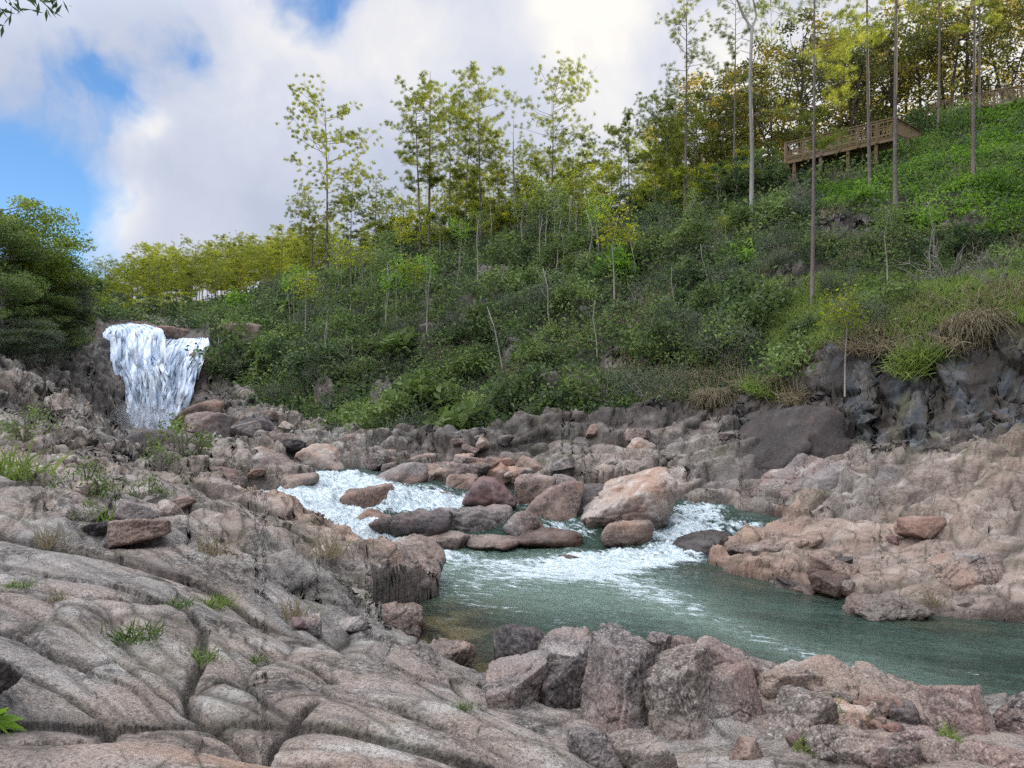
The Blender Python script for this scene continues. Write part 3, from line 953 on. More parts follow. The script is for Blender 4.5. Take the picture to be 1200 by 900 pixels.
# ------------------------------------------------------------------ river
def water_material():
    m = Mat('river_water')
    pos = m.geo.outputs['Position']
    rot = m.n('ShaderNodeVectorRotate', {'Vector': pos, 'Angle': R(28)}, rotation_type='Z_AXIS').outputs[0]
    foam = m.attr('foam')
    fn = m.noise(m.scale(rot, (.8, 2.2, 1)), 2.6, 9, .72, 1.2)
    fn2 = m.noise(m.scale(rot, (1, 2.5, 1)), 14, 4, .6, .5)
    thr = m.math('SUBTRACT', m.math('ADD', m.math('MULTIPLY', fn, 1.5), m.math('MULTIPLY', fn2, .35)), m.math('SUBTRACT', 1.36, m.math('MULTIPLY', foam, .66)))
    fm = m.math('MULTIPLY', m.mapr(thr, -.02, .22), .93)
    body = m.mix(m.mapr(m.noise(m.scale(rot, (.3, 1.1, 1)), .9, 5, .6, .6), .38, .62), (.018, .040, .028), (.046, .084, .064))
    body = m.mix(m.attr('milky'), body, (.17, .245, .20))
    body = m.mix(m.attr('shallow'), body, m.mix(m.mapr(m.noise(pos, 1.6, 4), .42, .6), (.035, .030, .012), (.13, .105, .045)))
    w1 = m.noise(m.scale(rot, (1, 2.6, 1)), 1.8, 5, .65, .8)
    w2 = m.noise(m.scale(rot, (1, 1.8, 1)), 9.0, 4, .6, .6)
    h = m.math('ADD', w1, m.math('MULTIPLY', w2, .55))
    nrm = m.bump(h, 1.0, .26)
    p = m.pbsdf(body, .06, nrm, .5, **{'IOR': 1.33})
    fcol = m.mix(m.mapr(m.noise(m.scale(rot, (1, 3, 1)), 7, 5, .7), .35, .65), (.34, .46, .50), (.78, .83, .86))
    fs = m.pbsdf(fcol, .6, m.bump(m.math('ADD', fn2, fn), .8, .08), .3)
    return m.finish(m.n('ShaderNodeMixShader', {0: fm, 1: p, 2: fs}).outputs[0])


MWATER = water_material()
NW, MW = 760, 620
yw = np.exp(np.linspace(math.log(6.5), math.log(60), NW))
uw = np.linspace(-.75, 1.15, MW)
Yw, Uw = np.meshgrid(yw, uw, indexing='ij')
Xw = Uw * Yw
sdw = sdf_poly(Xw, Yw, WP)
PXw = 600 + Uw * F
Zw = water_level(Xw, Yw)
PYw = HOR + (CZ - Zw) / Yw * F


def blob(cx, cy, rx, ry, ang=0):
    a = R(ang)
    dx, dy = PXw - cx, PYw - cy
    x_, y_ = dx * math.cos(a) + dy * math.sin(a), -dx * math.sin(a) + dy * math.cos(a)
    return np.exp(-(x_ / rx) ** 2 - (y_ / ry) ** 2)


foam = .9 * blob(330, 595, 90, 20, 20) + 1.0 * blob(400, 605, 70, 22, 30) + .95 * blob(450, 640, 60, 13, 14) + .6 * blob(540, 655, 90, 9, 5) + .5 * blob(390, 560, 40, 9)
foam += .9 * blob(820, 600, 36, 12) + 1.1 * blob(800, 628, 60, 22) + .9 * blob(750, 655, 80, 9) + .55 * blob(680, 662, 70, 10) + .75 * blob(880, 618, 30, 10) + .5 * blob(640, 672, 130, 12)
foam += .5 * blob(750, 690, 90, 22, 15) + .4 * blob(860, 735, 110, 12, 22) + .45 * blob(560, 690, 110, 16) + .38 * blob(980, 778, 110, 10, 14) + .34 * blob(620, 720, 130, 16, 10)
foam += .9 * blob(490, 595, 40, 9) + .8 * blob(325 + 340, 620, 40, 14) + .35 * blob(1150, 790, 90, 8, 10) + 1.0 * (Yw > 44) + .5 * blob(640, 585, 120, 12)
foam += .8 * blob(430, 580, 110, 18) + .5 * blob(560, 600, 120, 18) + .6 * blob(420, 585, 60, 14) + .5 * blob(400, 565, 60, 10)
foam += .22 * (fbm2(Xw * .6, Yw * 1.2, 7, 4) + .5) * (Yw < 19)
foam = np.clip(foam, 0, 1.05)
milky = np.clip(.95 * blob(640, 690, 170, 32, 6) + .6 * blob(800, 715, 160, 20, 24) + .5 * blob(500, 665, 80, 20) + .5 * blob(1000, 775, 140, 16, 14), 0, .9) * (Yw < 20)
shallow = np.clip(1.0 * blob(520, 740, 70, 34) + .8 * blob(560, 790, 90, 30) + .5 * blob(900, 685, 120, 8, 10) + .35 * blob(1120, 735, 90, 9, 5), 0, 1) * .9
turb = np.clip(foam, 0, 1) * sstep(16, 18, Yw)
Zw = Zw + .035 * fbm2(Xw * 1.6, Yw * 2.4, 13, 4, .6) * (.35 + foam) + turb * (.34 * fbm2(Xw * 1.1, Yw * 1.6, 14, 5, .62) + .16 * (1 - 2 * np.abs(fbm2(Xw * 2.2, Yw * 3, 15, 3))))
keep = (sdw < .9)
Qw = grid_quads(NW, MW)
kf = keep.ravel()
Qw = Qw[kf[Qw].all(1)]
used = np.unique(Qw)
mp = np.full(kf.size, -1); mp[used] = np.arange(len(used))
river = link('river_water', mesh_np('river_water', np.stack([Xw, Yw, Zw], -1).reshape(-1, 3)[used], mp[Qw], MWATER, True,
                                    {'foam': foam.ravel()[used], 'milky': milky.ravel()[used], 'shallow': shallow.ravel()[used]}))
tag(river, kind='structure')


# ------------------------------------------------------------------ waterfall
def fall_material():
    m = Mat('falling_water')
    pos = m.geo.outputs['Position']
    a = m.attr('gap')
    st = m.noise(m.scale(pos, (1.6, .3, .13)), 1.5, 5, .58, .4)
    st2 = m.noise(m.scale(pos, (1.6, .3, .12)), 5.0, 3, .6, .2)
    v = m.math('ADD', m.math('MULTIPLY', st, .7), m.math('MULTIPLY', st2, .4))
    col = m.mix(m.mapr(v, .44, .70), (.36, .46, .60), (.80, .86, .93))  # bluish shade of the streaks is put into the colour
    p = m.pbsdf(col, .7, m.bump(v, .5, .2), .2)
    t = m.n('ShaderNodeBsdfTransparent').outputs[0]
    al = m.mapr(m.math('SUBTRACT', v, m.math('MULTIPLY', a, .55)), .14, .36)
    return m.finish(m.n('ShaderNodeMixShader', {0: al, 1: t, 2: p}).outputs[0])


MFALL = fall_material()


FALLS = [  # frame row, left column, right column, distance: the left curtain and the right-hand chute that joins it
    np.array([(377, 126, 160, 64), (380, 123, 168, 62.2), (386, 124, 186, 60.8), (395, 125, 188, 60.2), (410, 127, 186, 59.4), (430, 129, 190, 58.6), (450, 132, 198, 57.8), (475, 135, 200, 57.0), (500, 138, 196, 56.2), (526, 140, 192, 55.4)], float),
    np.array([(393, 200, 242, 63), (397, 192, 241, 61.4), (404, 184, 239, 60.4), (412, 180, 236, 59.7), (430, 172, 230, 58.9), (450, 174, 224, 58.1), (475, 165, 217, 57.2), (500, 156, 209, 56.3), (526, 150, 203, 55.3)], float)]


def fall_point(c, w, r, fwd=0.0):
    lft, rgt, dd = (np.interp(r, c[:, 0], c[:, k]) for k in (1, 2, 3))
    px = lft + (rgt - lft) * w
    dd = dd - 1.1 * fbm2(px * .07, r * .02, 5, 3) - fwd
    return np.stack([(px - 600) / F * dd, dd, CZ + (HOR - r) / F * dd], -1)


fv, fq, fg_, fn_ = [], [], [], 0
for c in FALLS:
    r, w = np.meshgrid(np.linspace(c[0, 0], c[-1, 0], 110), np.linspace(0, 1, 90), indexing='ij')
    V = fall_point(c, w, r)
    fv.append(V.reshape(-1, 3)); fq.append(grid_quads(110, 90) + fn_); fn_ += V.size // 3
    e_ = np.minimum(w, 1 - w) * 2
    fg_.append(np.clip(1.0 * np.exp(-e_ * 9) + .35 + .25 * fbm2(w * 9, r * .05, 31, 3), 0, 1).ravel())
# separate strands and ropes of water leaping clear of the sheet, each ragged at both ends
for k in range(900):
    c = FALLS[0] if rng.random() < .5 else FALLS[1]
    r0 = rng.uniform(c[0, 0], 500) if rng.random() < .75 else c[0, 0] + rng.uniform(0, 6)
    r1 = min(526, r0 + rng.uniform(12, 60))
    w0_ = rng.uniform(-.05, 1.05); dw_ = rng.normal() * .05
    n = 9
    t = np.linspace(0, 1, n)
    cen = fall_point(c, w0_ + dw_ * t + .012 * np.sin(t * 9 + k), r0 + (r1 - r0) * t, rng.uniform(.08, .5) * np.sin(np.pi * np.clip(t + .1, 0, 1)))
    wd = rng.uniform(.04, .20) * np.sin(np.pi * np.clip(t * .9 + .05, 0, 1)) + .012
    off = np.stack([wd, wd * rng.normal() * .4, wd * 0], -1)
    V = np.stack([cen - off, cen + off], 1).reshape(-1, 3)
    fv.append(V); i0 = np.arange(n - 1) * 2
    fq.append(np.stack([i0, i0 + 1, i0 + 3, i0 + 2], -1) + fn_); fn_ += 2 * n
    fg_.append(np.full(2 * n, -.35 if rng.random() < .7 else .1))
fl = link('waterfall', mesh_np('waterfall', np.concatenate(fv), np.concatenate(fq), MFALL, True, {'gap': np.concatenate(fg_)}))
tag(fl, kind='structure')

# spray hanging at the foot of the falls
mv = bpy.data.materials.new('spray'); mv.use_nodes = True
mn = mv.node_tree.nodes; mn.clear(); mo = mn.new('ShaderNodeOutputMaterial'); pv = mn.new('ShaderNodeVolumePrincipled')
pv.inputs['Density'].default_value = .22; pv.inputs['Color'].default_value = (.95, .97, 1, 1)
mv.node_tree.links.new(pv.outputs[0], mo.inputs['Volume'])
import bmesh
bm_ = bmesh.new(); bmesh.ops.create_icosphere(bm_, subdivisions=3, radius=1); me = bpy.data.meshes.new('spray'); bm_.to_mesh(me); bm_.free(); me.materials.append(mv)
sp_o = link('spray', me, None, tuple(P(168, 505, 54.5))); sp_o.scale = (3.4, 1.6, 2.0)
tag(sp_o, 'white spray at the foot of the waterfall', 'spray', None, 'stuff')

#---VEG---
# ------------------------------------------------------------------ finding places
YM = np.exp(np.linspace(math.log(2.0), math.log(190), 3000))


def hit(px, py, ymin=2.0):
    """where the sight line through this frame point meets the ground"""
    ys = YM[YM > ymin]
    xs = (px - 600) / F * ys
    z = CZ + (HOR - py) / F * ys
    g = H(xs, ys)
    w = np.nonzero(g >= z)[0]
    i = w[0] if len(w) else len(ys) - 1
    return float(xs[i]), float(ys[i]), float(g[i])


def frame(x, y, z): return 600 + x / y * F, HOR - (z - CZ) / y * F


# ------------------------------------------------------------------ boulders
def ico(sub):
    import bmesh
    bm = bmesh.new()
    bmesh.ops.create_icosphere(bm, subdivisions=sub, radius=1)
    V = np.array([v.co[:] for v in bm.verts]); T = np.array([[v.index for v in f.verts] for f in bm.faces])
    bm.free()
    return V, T


ICO = {s: ico(s) for s in (4, 5, 6, 7)}


def boulder_mesh(name, mat, size, seed, planes=(), npl=11, p=11, sub=6, rough=.05, rotz=0.0, lay=0.0, shear=0.0, chisel=1.0):
    """rounded polytope: radial p-norm of random facets, then weathered"""
    r_ = np.random.default_rng(seed)
    D, T = ICO[sub]
    nn = r_.normal(size=(npl, 3)); nn /= np.linalg.norm(nn, axis=1)[:, None]
    dd = r_.uniform(.62, 1.0, npl)
    for (a, b, c, d_) in planes:
        v = np.array((a, b, c), float); v /= np.linalg.norm(v)
        nn = np.vstack([nn, v]); dd = np.append(dd, d_)
    ax = np.array([(1, 0, 0), (-1, 0, 0), (0, 1, 0), (0, -1, 0), (0, 0, 1), (0, 0, -1)], float)
    nn = np.vstack([nn, ax]); dd = np.append(dd, np.ones(6) * .98)
    q = np.clip(D @ nn.T, 0, None) / dd
    r = (q ** p).sum(1) ** (-1 / p)
    V = D * r[:, None]
    mn, mx = V.min(0), V.max(0)
    V = (V - (mn + mx) / 2) / (mx - mn)        # unit box, centred
    V = V * np.array(size)
    V[:, 0] += shear * V[:, 2]
    s = float(np.mean(size))
    Nn = D * 1.0
    Nn /= np.array(size); Nn /= np.linalg.norm(Nn, axis=1)[:, None]
    q = V / s
    f = fbm3(q * 2.2 + seed, seed, 4, .55) * rough * 1.6
    f += (1 - np.abs(fbm3(q * 3.4 + seed * 2, seed + 5, 3, .6)) * 2.2 - .5) * rough * .5
    f += fbm3(q * 11, seed + 9, 3, .6) * rough * .45
    if lay:
        ph = q[:, 2] * 9 + q[:, 0] * 2 + fbm3(q * 1.5, seed + 3, 3) * 2.5
        f += lay * (np.abs((ph % 1) - .5) - .25)
    V = V + Nn * (f * s)[:, None]
    if sub >= 6:
        e3, h3, t3 = voro3(q * 3.2 + seed, seed + 77)
        V = V + Nn * (((h3 - .5) * .6 + t3 * .9 - np.exp(-e3 * 16) * .5) * rough * .75 * chisel * s)[:, None]
        e3, h3, t3 = voro3(q * 8 + seed, seed + 78)
        V = V + Nn * (((h3 - .5) * .6 + t3 * .9 - np.exp(-e3 * 16) * .4) * rough * .3 * chisel * s)[:, None]
    # a few joints cut into the rock
    for kx in range(2):
        n3 = r_.normal(size=3); n3[2] *= .5; n3 /= np.linalg.norm(n3)
        off = r_.uniform(-.22, .22)
        dist = np.abs((q @ n3) - off + fbm3(q * 2.5, seed + 31 + kx, 3) * .09)
        V = V - Nn * (np.exp(-(dist / .016) ** 2) * .035 * s)[:, None]
    c, s_ = math.cos(rotz), math.sin(rotz)
    V = V @ np.array([[c, s_, 0], [-s_, c, 0], [0, 0, 1]])
    return mesh_np(name, V, T, mat, True)


BOULDERS = []


def boulder(x0, y0, x1, y1, Y, label, mat, seed, depth=.9, name='boulder', cat='boulder', sink=.18, group=None, **kw):
    """a boulder that stands Y metres ahead and spans these frame columns and rows"""
    w = (x1 - x0) / F * Y
    h = (y1 - y0) / F * Y
    hh = h * (1 + sink)
    cx = ((x0 + x1) / 2 - 600) / F * Y
    top = CZ + (HOR - y0) / F * Y
    d = depth * (w * .6 + h * .5)
    me = boulder_mesh(name, mat, (w, d, hh), seed, **kw)
    o = link(name, me, None, (cx, Y + d * .25, top - hh / 2))
    tag(o, label, cat, group)
    BOULDERS.append((cx, Y, w))
    return o


# the barrier of boulders between the rapids and the pool
K = [
    ((343, 522, 404, 554), 27.0, 'smooth pale brown boulder alone in the upper stream behind the white rapids', MB_PALE, 101, {}),
    ((430, 542, 502, 582), 23.6, 'large grey rounded boulder at the back of the rapids with lichen on top', MB_GREY, 102, dict(planes=[(-.6, 0, .8, .6)])),
    ((400, 571, 468, 606), 20.6, 'reddish brown wet boulder standing right beside the white chute', MB_BROWN, 103, {}),
    ((398, 598, 462, 638), 18.9, 'rust brown rounded boulder at the edge of the foaming chute', MB_BROWN, 104, dict(planes=[(-.7, 0, .6, .6)])),
    ((434, 600, 528, 638), 18.3, 'low black boulder with pale lichen crust along its top', MB_DARK, 105, dict(planes=[(-.25, 0, 1, .7)])),
    ((484, 624, 550, 646), 17.9, 'flat tan slab at the water edge below the black boulder', MB_PINK, 106, {}),
    ((508, 596, 600, 640), 19.2, 'broad grey ledge with a whitish patch under the purple boulder', MB_GREY, 107, dict(p=7)),
    ((590, 598, 640, 642), 18.8, 'squat grey ledge rock whose face is streaked white', MB_GREY, 108, dict(p=7)),
    ((542, 559, 606, 600), 20.6, 'purple brown boulder with a pointed top left of the round brown pair', MB_PURPLE, 109, dict(planes=[(.7, 0, .7, .62), (-.8, 0, .5, .7)])),
    ((604, 557, 650, 595), 21.6, 'rounded pinkish boulder partly hidden by the tall brown one', MB_PINK, 110, {}),
    ((616, 566, 678, 624), 19.6, 'tall brown boulder leaning left in the middle of the barrier', MB_BROWN, 111, dict(planes=[(-.8, 0, .6, .6)], shear=.3)),
    ((674, 570, 728, 616), 20.2, 'blue grey boulder wedged behind the biggest leaning boulder', MB_DARK, 112, {}),
    ((708, 569, 728, 590), 20.9, 'small pink boulder peeping over the blue grey one', MB_PINK, 113, {}),
    ((683, 555, 791, 630), 19.3, 'biggest boulder of the barrier, a wedge rising right with rusty underside', MB_PALE, 114, dict(planes=[(-.62, -.1, .8, .42), (.95, 0, -.25, .9), (0, -.9, -.5, .8)], npl=5, p=9, depth=1.1)),
    ((704, 611, 766, 641), 18.2, 'small tan boulder at the foot of the big leaning wedge', MB_PINK, 115, {}),
    ((500, 548, 545, 572), 24.4, 'pink rounded boulder in the back row beside the large grey one', MB_PINK, 116, {}),
    ((520, 556, 560, 580), 23.2, 'light brown boulder in the back row left of the purple one', MB_PINK, 117, {}),
    ((470, 532, 512, 552), 27.0, 'low pale pink slab on the far bank behind the large grey boulder', MB_PINK, 118, {}),
    ((430, 528, 470, 552), 28.0, 'pinkish block at the far bank right of the pale stream boulder', MB_PINK, 119, {}),
    ((404, 530, 426, 552), 29.5, 'small bluish white rock beside the pale stream boulder', MB_PALE, 120, {}),
    ((505, 575, 530, 600), 21.2, 'small round brown boulder beside the little cascade', MB_BROWN, 121, {}),
    ((560, 545, 606, 566), 25.0, 'flat brown boulder in the back row behind the purple one', MB_BROWN, 122, {}),
    ((646, 556, 680, 580), 22.6, 'grey boulder in the back row behind the tall brown one', MB_GREY, 123, {}),
    ((600, 622, 684, 641), 18.3, 'low brown shelf rock where the barrier meets the pool', MB_BROWN, 124, dict(p=7)),
    ((545, 632, 612, 645), 17.8, 'thin tan shelf rock just above the pool surface', MB_PINK, 125, dict(p=7)),
    ((652, 651, 684, 660), 17.0, 'tiny reddish rock breaking the surface of the pool', MB_BROWN, 126, {}),
    ((790, 628, 872, 654), 17.6, 'black wet rock nose in the right cascade with water running over it', MB_DARK, 127, dict(planes=[(-.4, 0, 1, .6)], depth=1.2)),
    ((1004, 702, 1094, 738), 12.4, 'pale striped rock standing in the pool off the right bank', MB_PALE, 128, dict(planes=[(-.6, 0, .8, .62), (.5, 0, .9, .7)], rough=.07)),
    ((1122, 742, 1166, 758), 11.6, 'flat dark rock barely above water near the right frame edge', MB_DARK, 129, {}),
    ((398, 718, 492, 756), 11.2, 'pinkish rounded boulder lying in the inlet beside the left slab', MB_PINK, 130, dict(planes=[(-.3, 0, 1, .72)])),
    ((424, 640, 516, 716), 13.9, 'rounded tan nose of the left bank slab dipping into the pool', MB_TAN, 181, dict(p=6, planes=[(-.2, 0, 1, .75), (.6, -.2, .7, .7)], rough=.035, depth=1.3)),
    ((474, 757, 556, 792), 9.9, 'low brown rock half under water in the inlet', MB_PINK, 131, dict(planes=[(-.35, 0, 1, .65)])),
    # the pile of blocks in the foreground at right
    ((570, 782, 644, 846), 7.8, 'grey brown angular block with flat sloping top above the crevice', MB_GREY, 132, dict(planes=[(-.2, -.1, 1, .6), (.7, -.7, 0, .6)], npl=5, p=16, depth=1.2)),
    ((580, 741, 660, 800), 9.2, 'dark boulder with dry plants on top at the edge of the inlet', MB_DARK, 133, dict(p=13)),
    ((622, 750, 712, 800), 8.8, 'broad flat grey boulder behind the angular blocks', MB_GREY, 134, dict(planes=[(0, -.2, 1, .62)], p=12)),
    ((636, 774, 694, 862), 7.9, 'narrow dark jagged rock left of the biggest foreground block', MB_DARK, 135, dict(p=16, npl=14)),
    ((686, 755, 778, 892), 7.0, 'biggest foreground block, tall grey and pink with steep split faces', MB_GREY, 136, dict(planes=[(-.75, -.5, .3, .62), (.55, -.8, .1, .6), (0, -.2, 1, .86)], npl=6, p=18, rough=.06, depth=1.0)),
    ((762, 772, 850, 895), 6.7, 'tall purple grey block split from the biggest foreground block', MB_PURPLE, 137, dict(planes=[(-.4, -.9, .2, .6), (.7, -.6, .35, .62), (-.2, 0, 1, .82)], npl=6, p=18, rough=.06)),
    ((826, 795, 904, 880), 6.8, 'grey wedge block with a slanting crack right of the purple grey one', MB_GREY, 138, dict(planes=[(.6, -.5, .6, .55), (-.5, -.8, .2, .65)], npl=6, p=18)),
    ((806, 754, 908, 824), 7.9, 'layered grey boulder at the back of the pile above the pool', MB_GREY, 139, dict(planes=[(.5, 0, .85, .62)], lay=.05, p=12)),
    ((757, 744, 794, 776), 8.6, 'small knobbly grey rock topping the back of the pile', MB_GREY, 140, dict(p=12)),
    ((790, 750, 826, 788), 8.4, 'small grey rock beside the layered boulder', MB_GREY, 141, dict(p=13)),
    ((896, 786, 958, 836), 7.6, 'brown squarish block in the middle of the pile facing the pool', MB_PINK, 142, dict(p=16, npl=8)),
    ((898, 820, 978, 892), 6.3, 'pink and grey block leaning left above a grass tuft', MB_PINK, 143, dict(p=16, npl=8, planes=[(-.6, -.4, .6, .6)])),
    ((940, 792, 1040, 862), 7.4, 'wide pale pink ledge dropping to the pool', MB_PINK, 144, dict(p=9, lay=.04, planes=[(.3, -.3, 1, .6)], depth=1.5)),
    ((1010, 806, 1122, 874), 7.2, 'long flat pinkish ledge left of the angular boulder', MB_PINK, 145, dict(p=9, lay=.04, planes=[(.25, -.3, 1, .55)], depth=1.5)),
    ((1102, 811, 1184, 890), 6.4, 'angular diamond shaped boulder with pale edge near the lower right corner', MB_GREY, 146, dict(planes=[(-.7, -.6, .35, .55), (.75, -.5, .5, .6), (0, .3, 1, .9)], npl=5, p=20)),
    ((1172, 816, 1240, 884), 6.6, 'rugged grey rock cut off by the right frame edge', MB_GREY, 147, dict(p=14)),
    ((960, 858, 1040, 915), 5.5, 'rounded pinkish block at the bottom edge, third from the right corner', MB_PINK, 148, dict(p=14)),
    ((1016, 868, 1088, 915), 5.3, 'small grey block at the bottom edge beside the pinkish one', MB_GREY, 149, dict(p=14)),
    ((1080, 872, 1150, 915), 5.3, 'brown broken block at the bottom edge below the angular boulder', MB_PINK, 150, dict(p=14)),
    ((862, 872, 902, 915), 5.5, 'reddish small block at the bottom edge under the wedge block', MB_BROWN, 151, dict(p=16)),
    ((668, 858, 730, 915), 5.2, 'smooth grey brown hump between the front slab and the biggest block', MB_GREY, 152, dict(p=7)),
    ((716, 874, 800, 918), 5.2, 'smooth rounded pale hump at the bottom edge in front of the biggest block', MB_PINK, 153, dict(p=7)),
    ((1140, 880, 1230, 925), 5.3, 'grey rock in the lower right corner', MB_GREY, 154, dict(p=12)),
    ((-40, 775, 11, 812), 3.6, 'dark small rock cut off by the left frame edge', MB_DARK, 155, dict(p=12)),
    # left bank and the foot of the falls
    ((140, 503, 222, 548), 26.0, 'dark brown humped boulder in front of the foot of the waterfall', MB_DARK, 156, dict(planes=[(-.3, 0, 1, .7)])),
    ((228, 511, 262, 548), 27.0, 'upright grey slab boulder behind the small green bush', MB_GREY, 157, dict(p=9)),
    ((272, 528, 352, 574), 23.2, 'big grey jagged rock at the left end of the upper stream', MB_GREY, 158, dict(planes=[(.6, 0, .8, .6)], p=12, rough=.08)),
    ((300, 556, 372, 577), 21.9, 'orange brown low ledge beside the calm upper stream', MB_PINK, 159, dict(p=9)),
    ((200, 545, 290, 585), 21.5, 'greenish grey layered rock left of the rapids', MB_GREY, 160, dict(p=10, lay=.05)),
    ((262, 508, 352, 545), 34.0, 'slanted pale slab below the hillside right of the waterfall', MB_GREY, 161, dict(planes=[(-.5, 0, .85, .45)], p=14)),
    ((232, 488, 330, 530), 42.0, 'dark slanting slab at the foot of the wooded slope', MB_DARK, 162, dict(planes=[(-.55, 0, .8, .45)], p=14)),
    ((395, 505, 462, 545), 31.0, 'pale layered rock under the leafy slope behind the stream boulder', MB_GREY, 163, dict(planes=[(-.5, 0, .8, .5)], p=14, lay=.05)),
    ((200, 468, 262, 512), 52.0, 'brown ledge at the right foot of the waterfall', MB_BROWN, 164, dict(planes=[(-.6, 0, .8, .5)], p=12)),
    ((215, 412, 248, 452), 59.6, 'brown ledge beside the upper right edge of the waterfall', MB_BROWN, 165, dict(p=12)),
    ((240, 378, 305, 402), 64.0, 'reddish brown ledge on the lip right of the waterfall', MB_PINK, 166, dict(p=10)),
    ((150, 377, 176, 387), 63.0, 'small brown rock on the lip in the middle of the waterfall', MB_BROWN, 167, dict(p=10)),
    ((180, 382, 216, 398), 61.4, 'wet brown rock splitting the top of the waterfall', MB_BROWN, 168, dict(p=10)),
    ((40, 455, 106, 505), 42.0, 'steep split grey rock left of the waterfall', MB_GREY, 169, dict(planes=[(.6, -.3, .7, .5)], p=16)),
    ((-10, 430, 60, 500), 38.0, 'grey cracked cliff block under the left bank trees', MB_GREY, 170, dict(planes=[(.5, -.3, .8, .6)], p=18)),
    ((75, 395, 132, 500), 57.5, 'dark wet cliff shoulder touching the left edge of the waterfall', MB_DARK, 171, dict(planes=[(.75, -.2, .45, .55)], p=14)),
    # right bank
    ((650, 538, 770, 590), 25.0, 'long reddish brown ledge on the far bank behind the big wedge', MB_PURPLE, 172, dict(p=8, depth=1.0)),
    ((812, 478, 990, 610), 22.6, 'huge smooth dark brown slab sloping down to the cascade', MB_DSLAB, 174, dict(planes=[(-.66, -.25, .68, .22), (-.2, -.9, .35, .5)], npl=3, p=22, rough=.045, depth=1.0, sink=.3)),
    ((890, 538, 1010, 612), 20.8, 'grey smooth slab right of the huge dark slab', MB_GREY, 175, dict(planes=[(-.6, -.2, .75, .45)], npl=5, p=12, depth=1.0)),
    ((850, 620, 960, 668), 17.2, 'orange brown flat ledge right of the cascade', MB_PINK, 176, dict(p=8, planes=[(-.3, -.2, 1, .55)], depth=1.2)),
    ((1096, 648, 1190, 712), 13.6, 'big rounded pinkish hump low on the right bank', MB_PINK, 179, dict(p=8, planes=[(-.5, -.2, .8, .6)])),
    ((1116, 700, 1158, 724), 12.7, 'small white rounded stone at the right waterline', MB_PALE, 180, {}),
]
for (bx, Y, lab, mt, sd_i, kw) in K:
    kw = dict(kw)
    near = Y < 14 or bx[2] - bx[0] > 90
    if Y < 9:      # fractured blocks of the near pile: flatter faces, sharper arrises
        kw['p'] = kw.get('p', 11) * 2.0; kw['chisel'] = 1.5; kw['rough'] = .036
        mt = MB_TAN if mt in (MB_PINK, MB_PURPLE) else mt
    boulder(*bx, Y, lab, mt, sd_i, sub=6 if near else 5, **kw)

# countless-looking but separate loose stones along the banks
STONES = [boulder_mesh('loose_stone', mt, (1, .8, .7), 300 + i, p=18, npl=8, sub=5, rough=.06) for i, mt in enumerate([MB_GREY, MB_PINK, MB_BROWN, MB_PINK, MB_GREY, MB_PALE, MB_DARK, MB_PURPLE])]
zones = [  # centre, spread, count, size range, label, group
    ((940, 694), (110, 9), 12, (.2, .6), 'pinkish loose stone along the right bank waterline', 'stones on the right waterline'),
    ((1090, 640), (100, 45), 7, (.3, .8), 'weathered stone lying on the sloping right bank', 'stones on the right bank'),
    ((560, 555), (110, 12), 24, (.4, 1.1), 'rounded stone crowded behind the boulder barrier', 'stones behind the barrier'),
    ((150, 590), (130, 35), 9, (.25, .6), 'weathered stone lying on the left bank rock', 'stones on the left bank'),
    ((640, 520), (180, 14), 10, (.4, 1.0), 'broken rock under the edge of the hillside plants', 'rocks under the hillside'),
    ((300, 500), (70, 24), 12, (.6, 1.4), 'brown rock piled near the foot of the waterfall', 'rocks by the waterfall foot'),
    ((1000, 845), (110, 24), 22, (.12, .35), 'small broken stone between the foreground blocks', 'stones in the foreground pile'),
    ((420, 735), (70, 14), 7, (.15, .4), 'small stone beside the inlet below the left slab', 'stones by the inlet'),
]
for (c, sp, cnt, sz, lab, grp) in zones:
    for i in range(cnt):
        px, py = c[0] + rng.normal() * sp[0] * .6, c[1] + rng.normal() * sp[1] * .6
        x, y, z = hit(px, py, 3)
        if VEGg is not None and sample(VEGg, x, y) > .6 and 'hillside' not in lab: continue
        if sample(SDg, x, y) < -.3: continue
        s = rng.uniform(*sz) * (1 + .3 * rng.random())
        o = link('loose_stone', STONES[rng.integers(len(STONES))], None, (x, y, z + s * .1))
        o.scale = (s, s * rng.uniform(.7, 1.1), s * rng.uniform(.6, 1.0))
        o.rotation_euler = (rng.normal() * .2, rng.normal() * .2, rng.uniform(0, 6.28))
        w0 = lab.split()
        look = ['grey', 'pinkish', 'dark brown', 'rosy', 'light grey', 'pale', 'blackish', 'purple'][STONES.index(o.data)]
        size_ = 'big' if s > sz[0] + .66 * (sz[1] - sz[0]) * 1.15 else 'small' if s < sz[0] + .3 * (sz[1] - sz[0]) else 'middling'
        lb = size_ + ' ' + look + ' ' + ' '.join(w0[1:] if w0[0] in ('pinkish', 'small', 'brown') else w0)
        tag(o, lb, 'rock', size_ + ' ' + look + ' ' + grp)


# ------------------------------------------------------------------ plants
def sphere_pts(n):
    v = rng.normal(size=(n, 3))
    return v / np.linalg.norm(v, axis=1)[:, None]


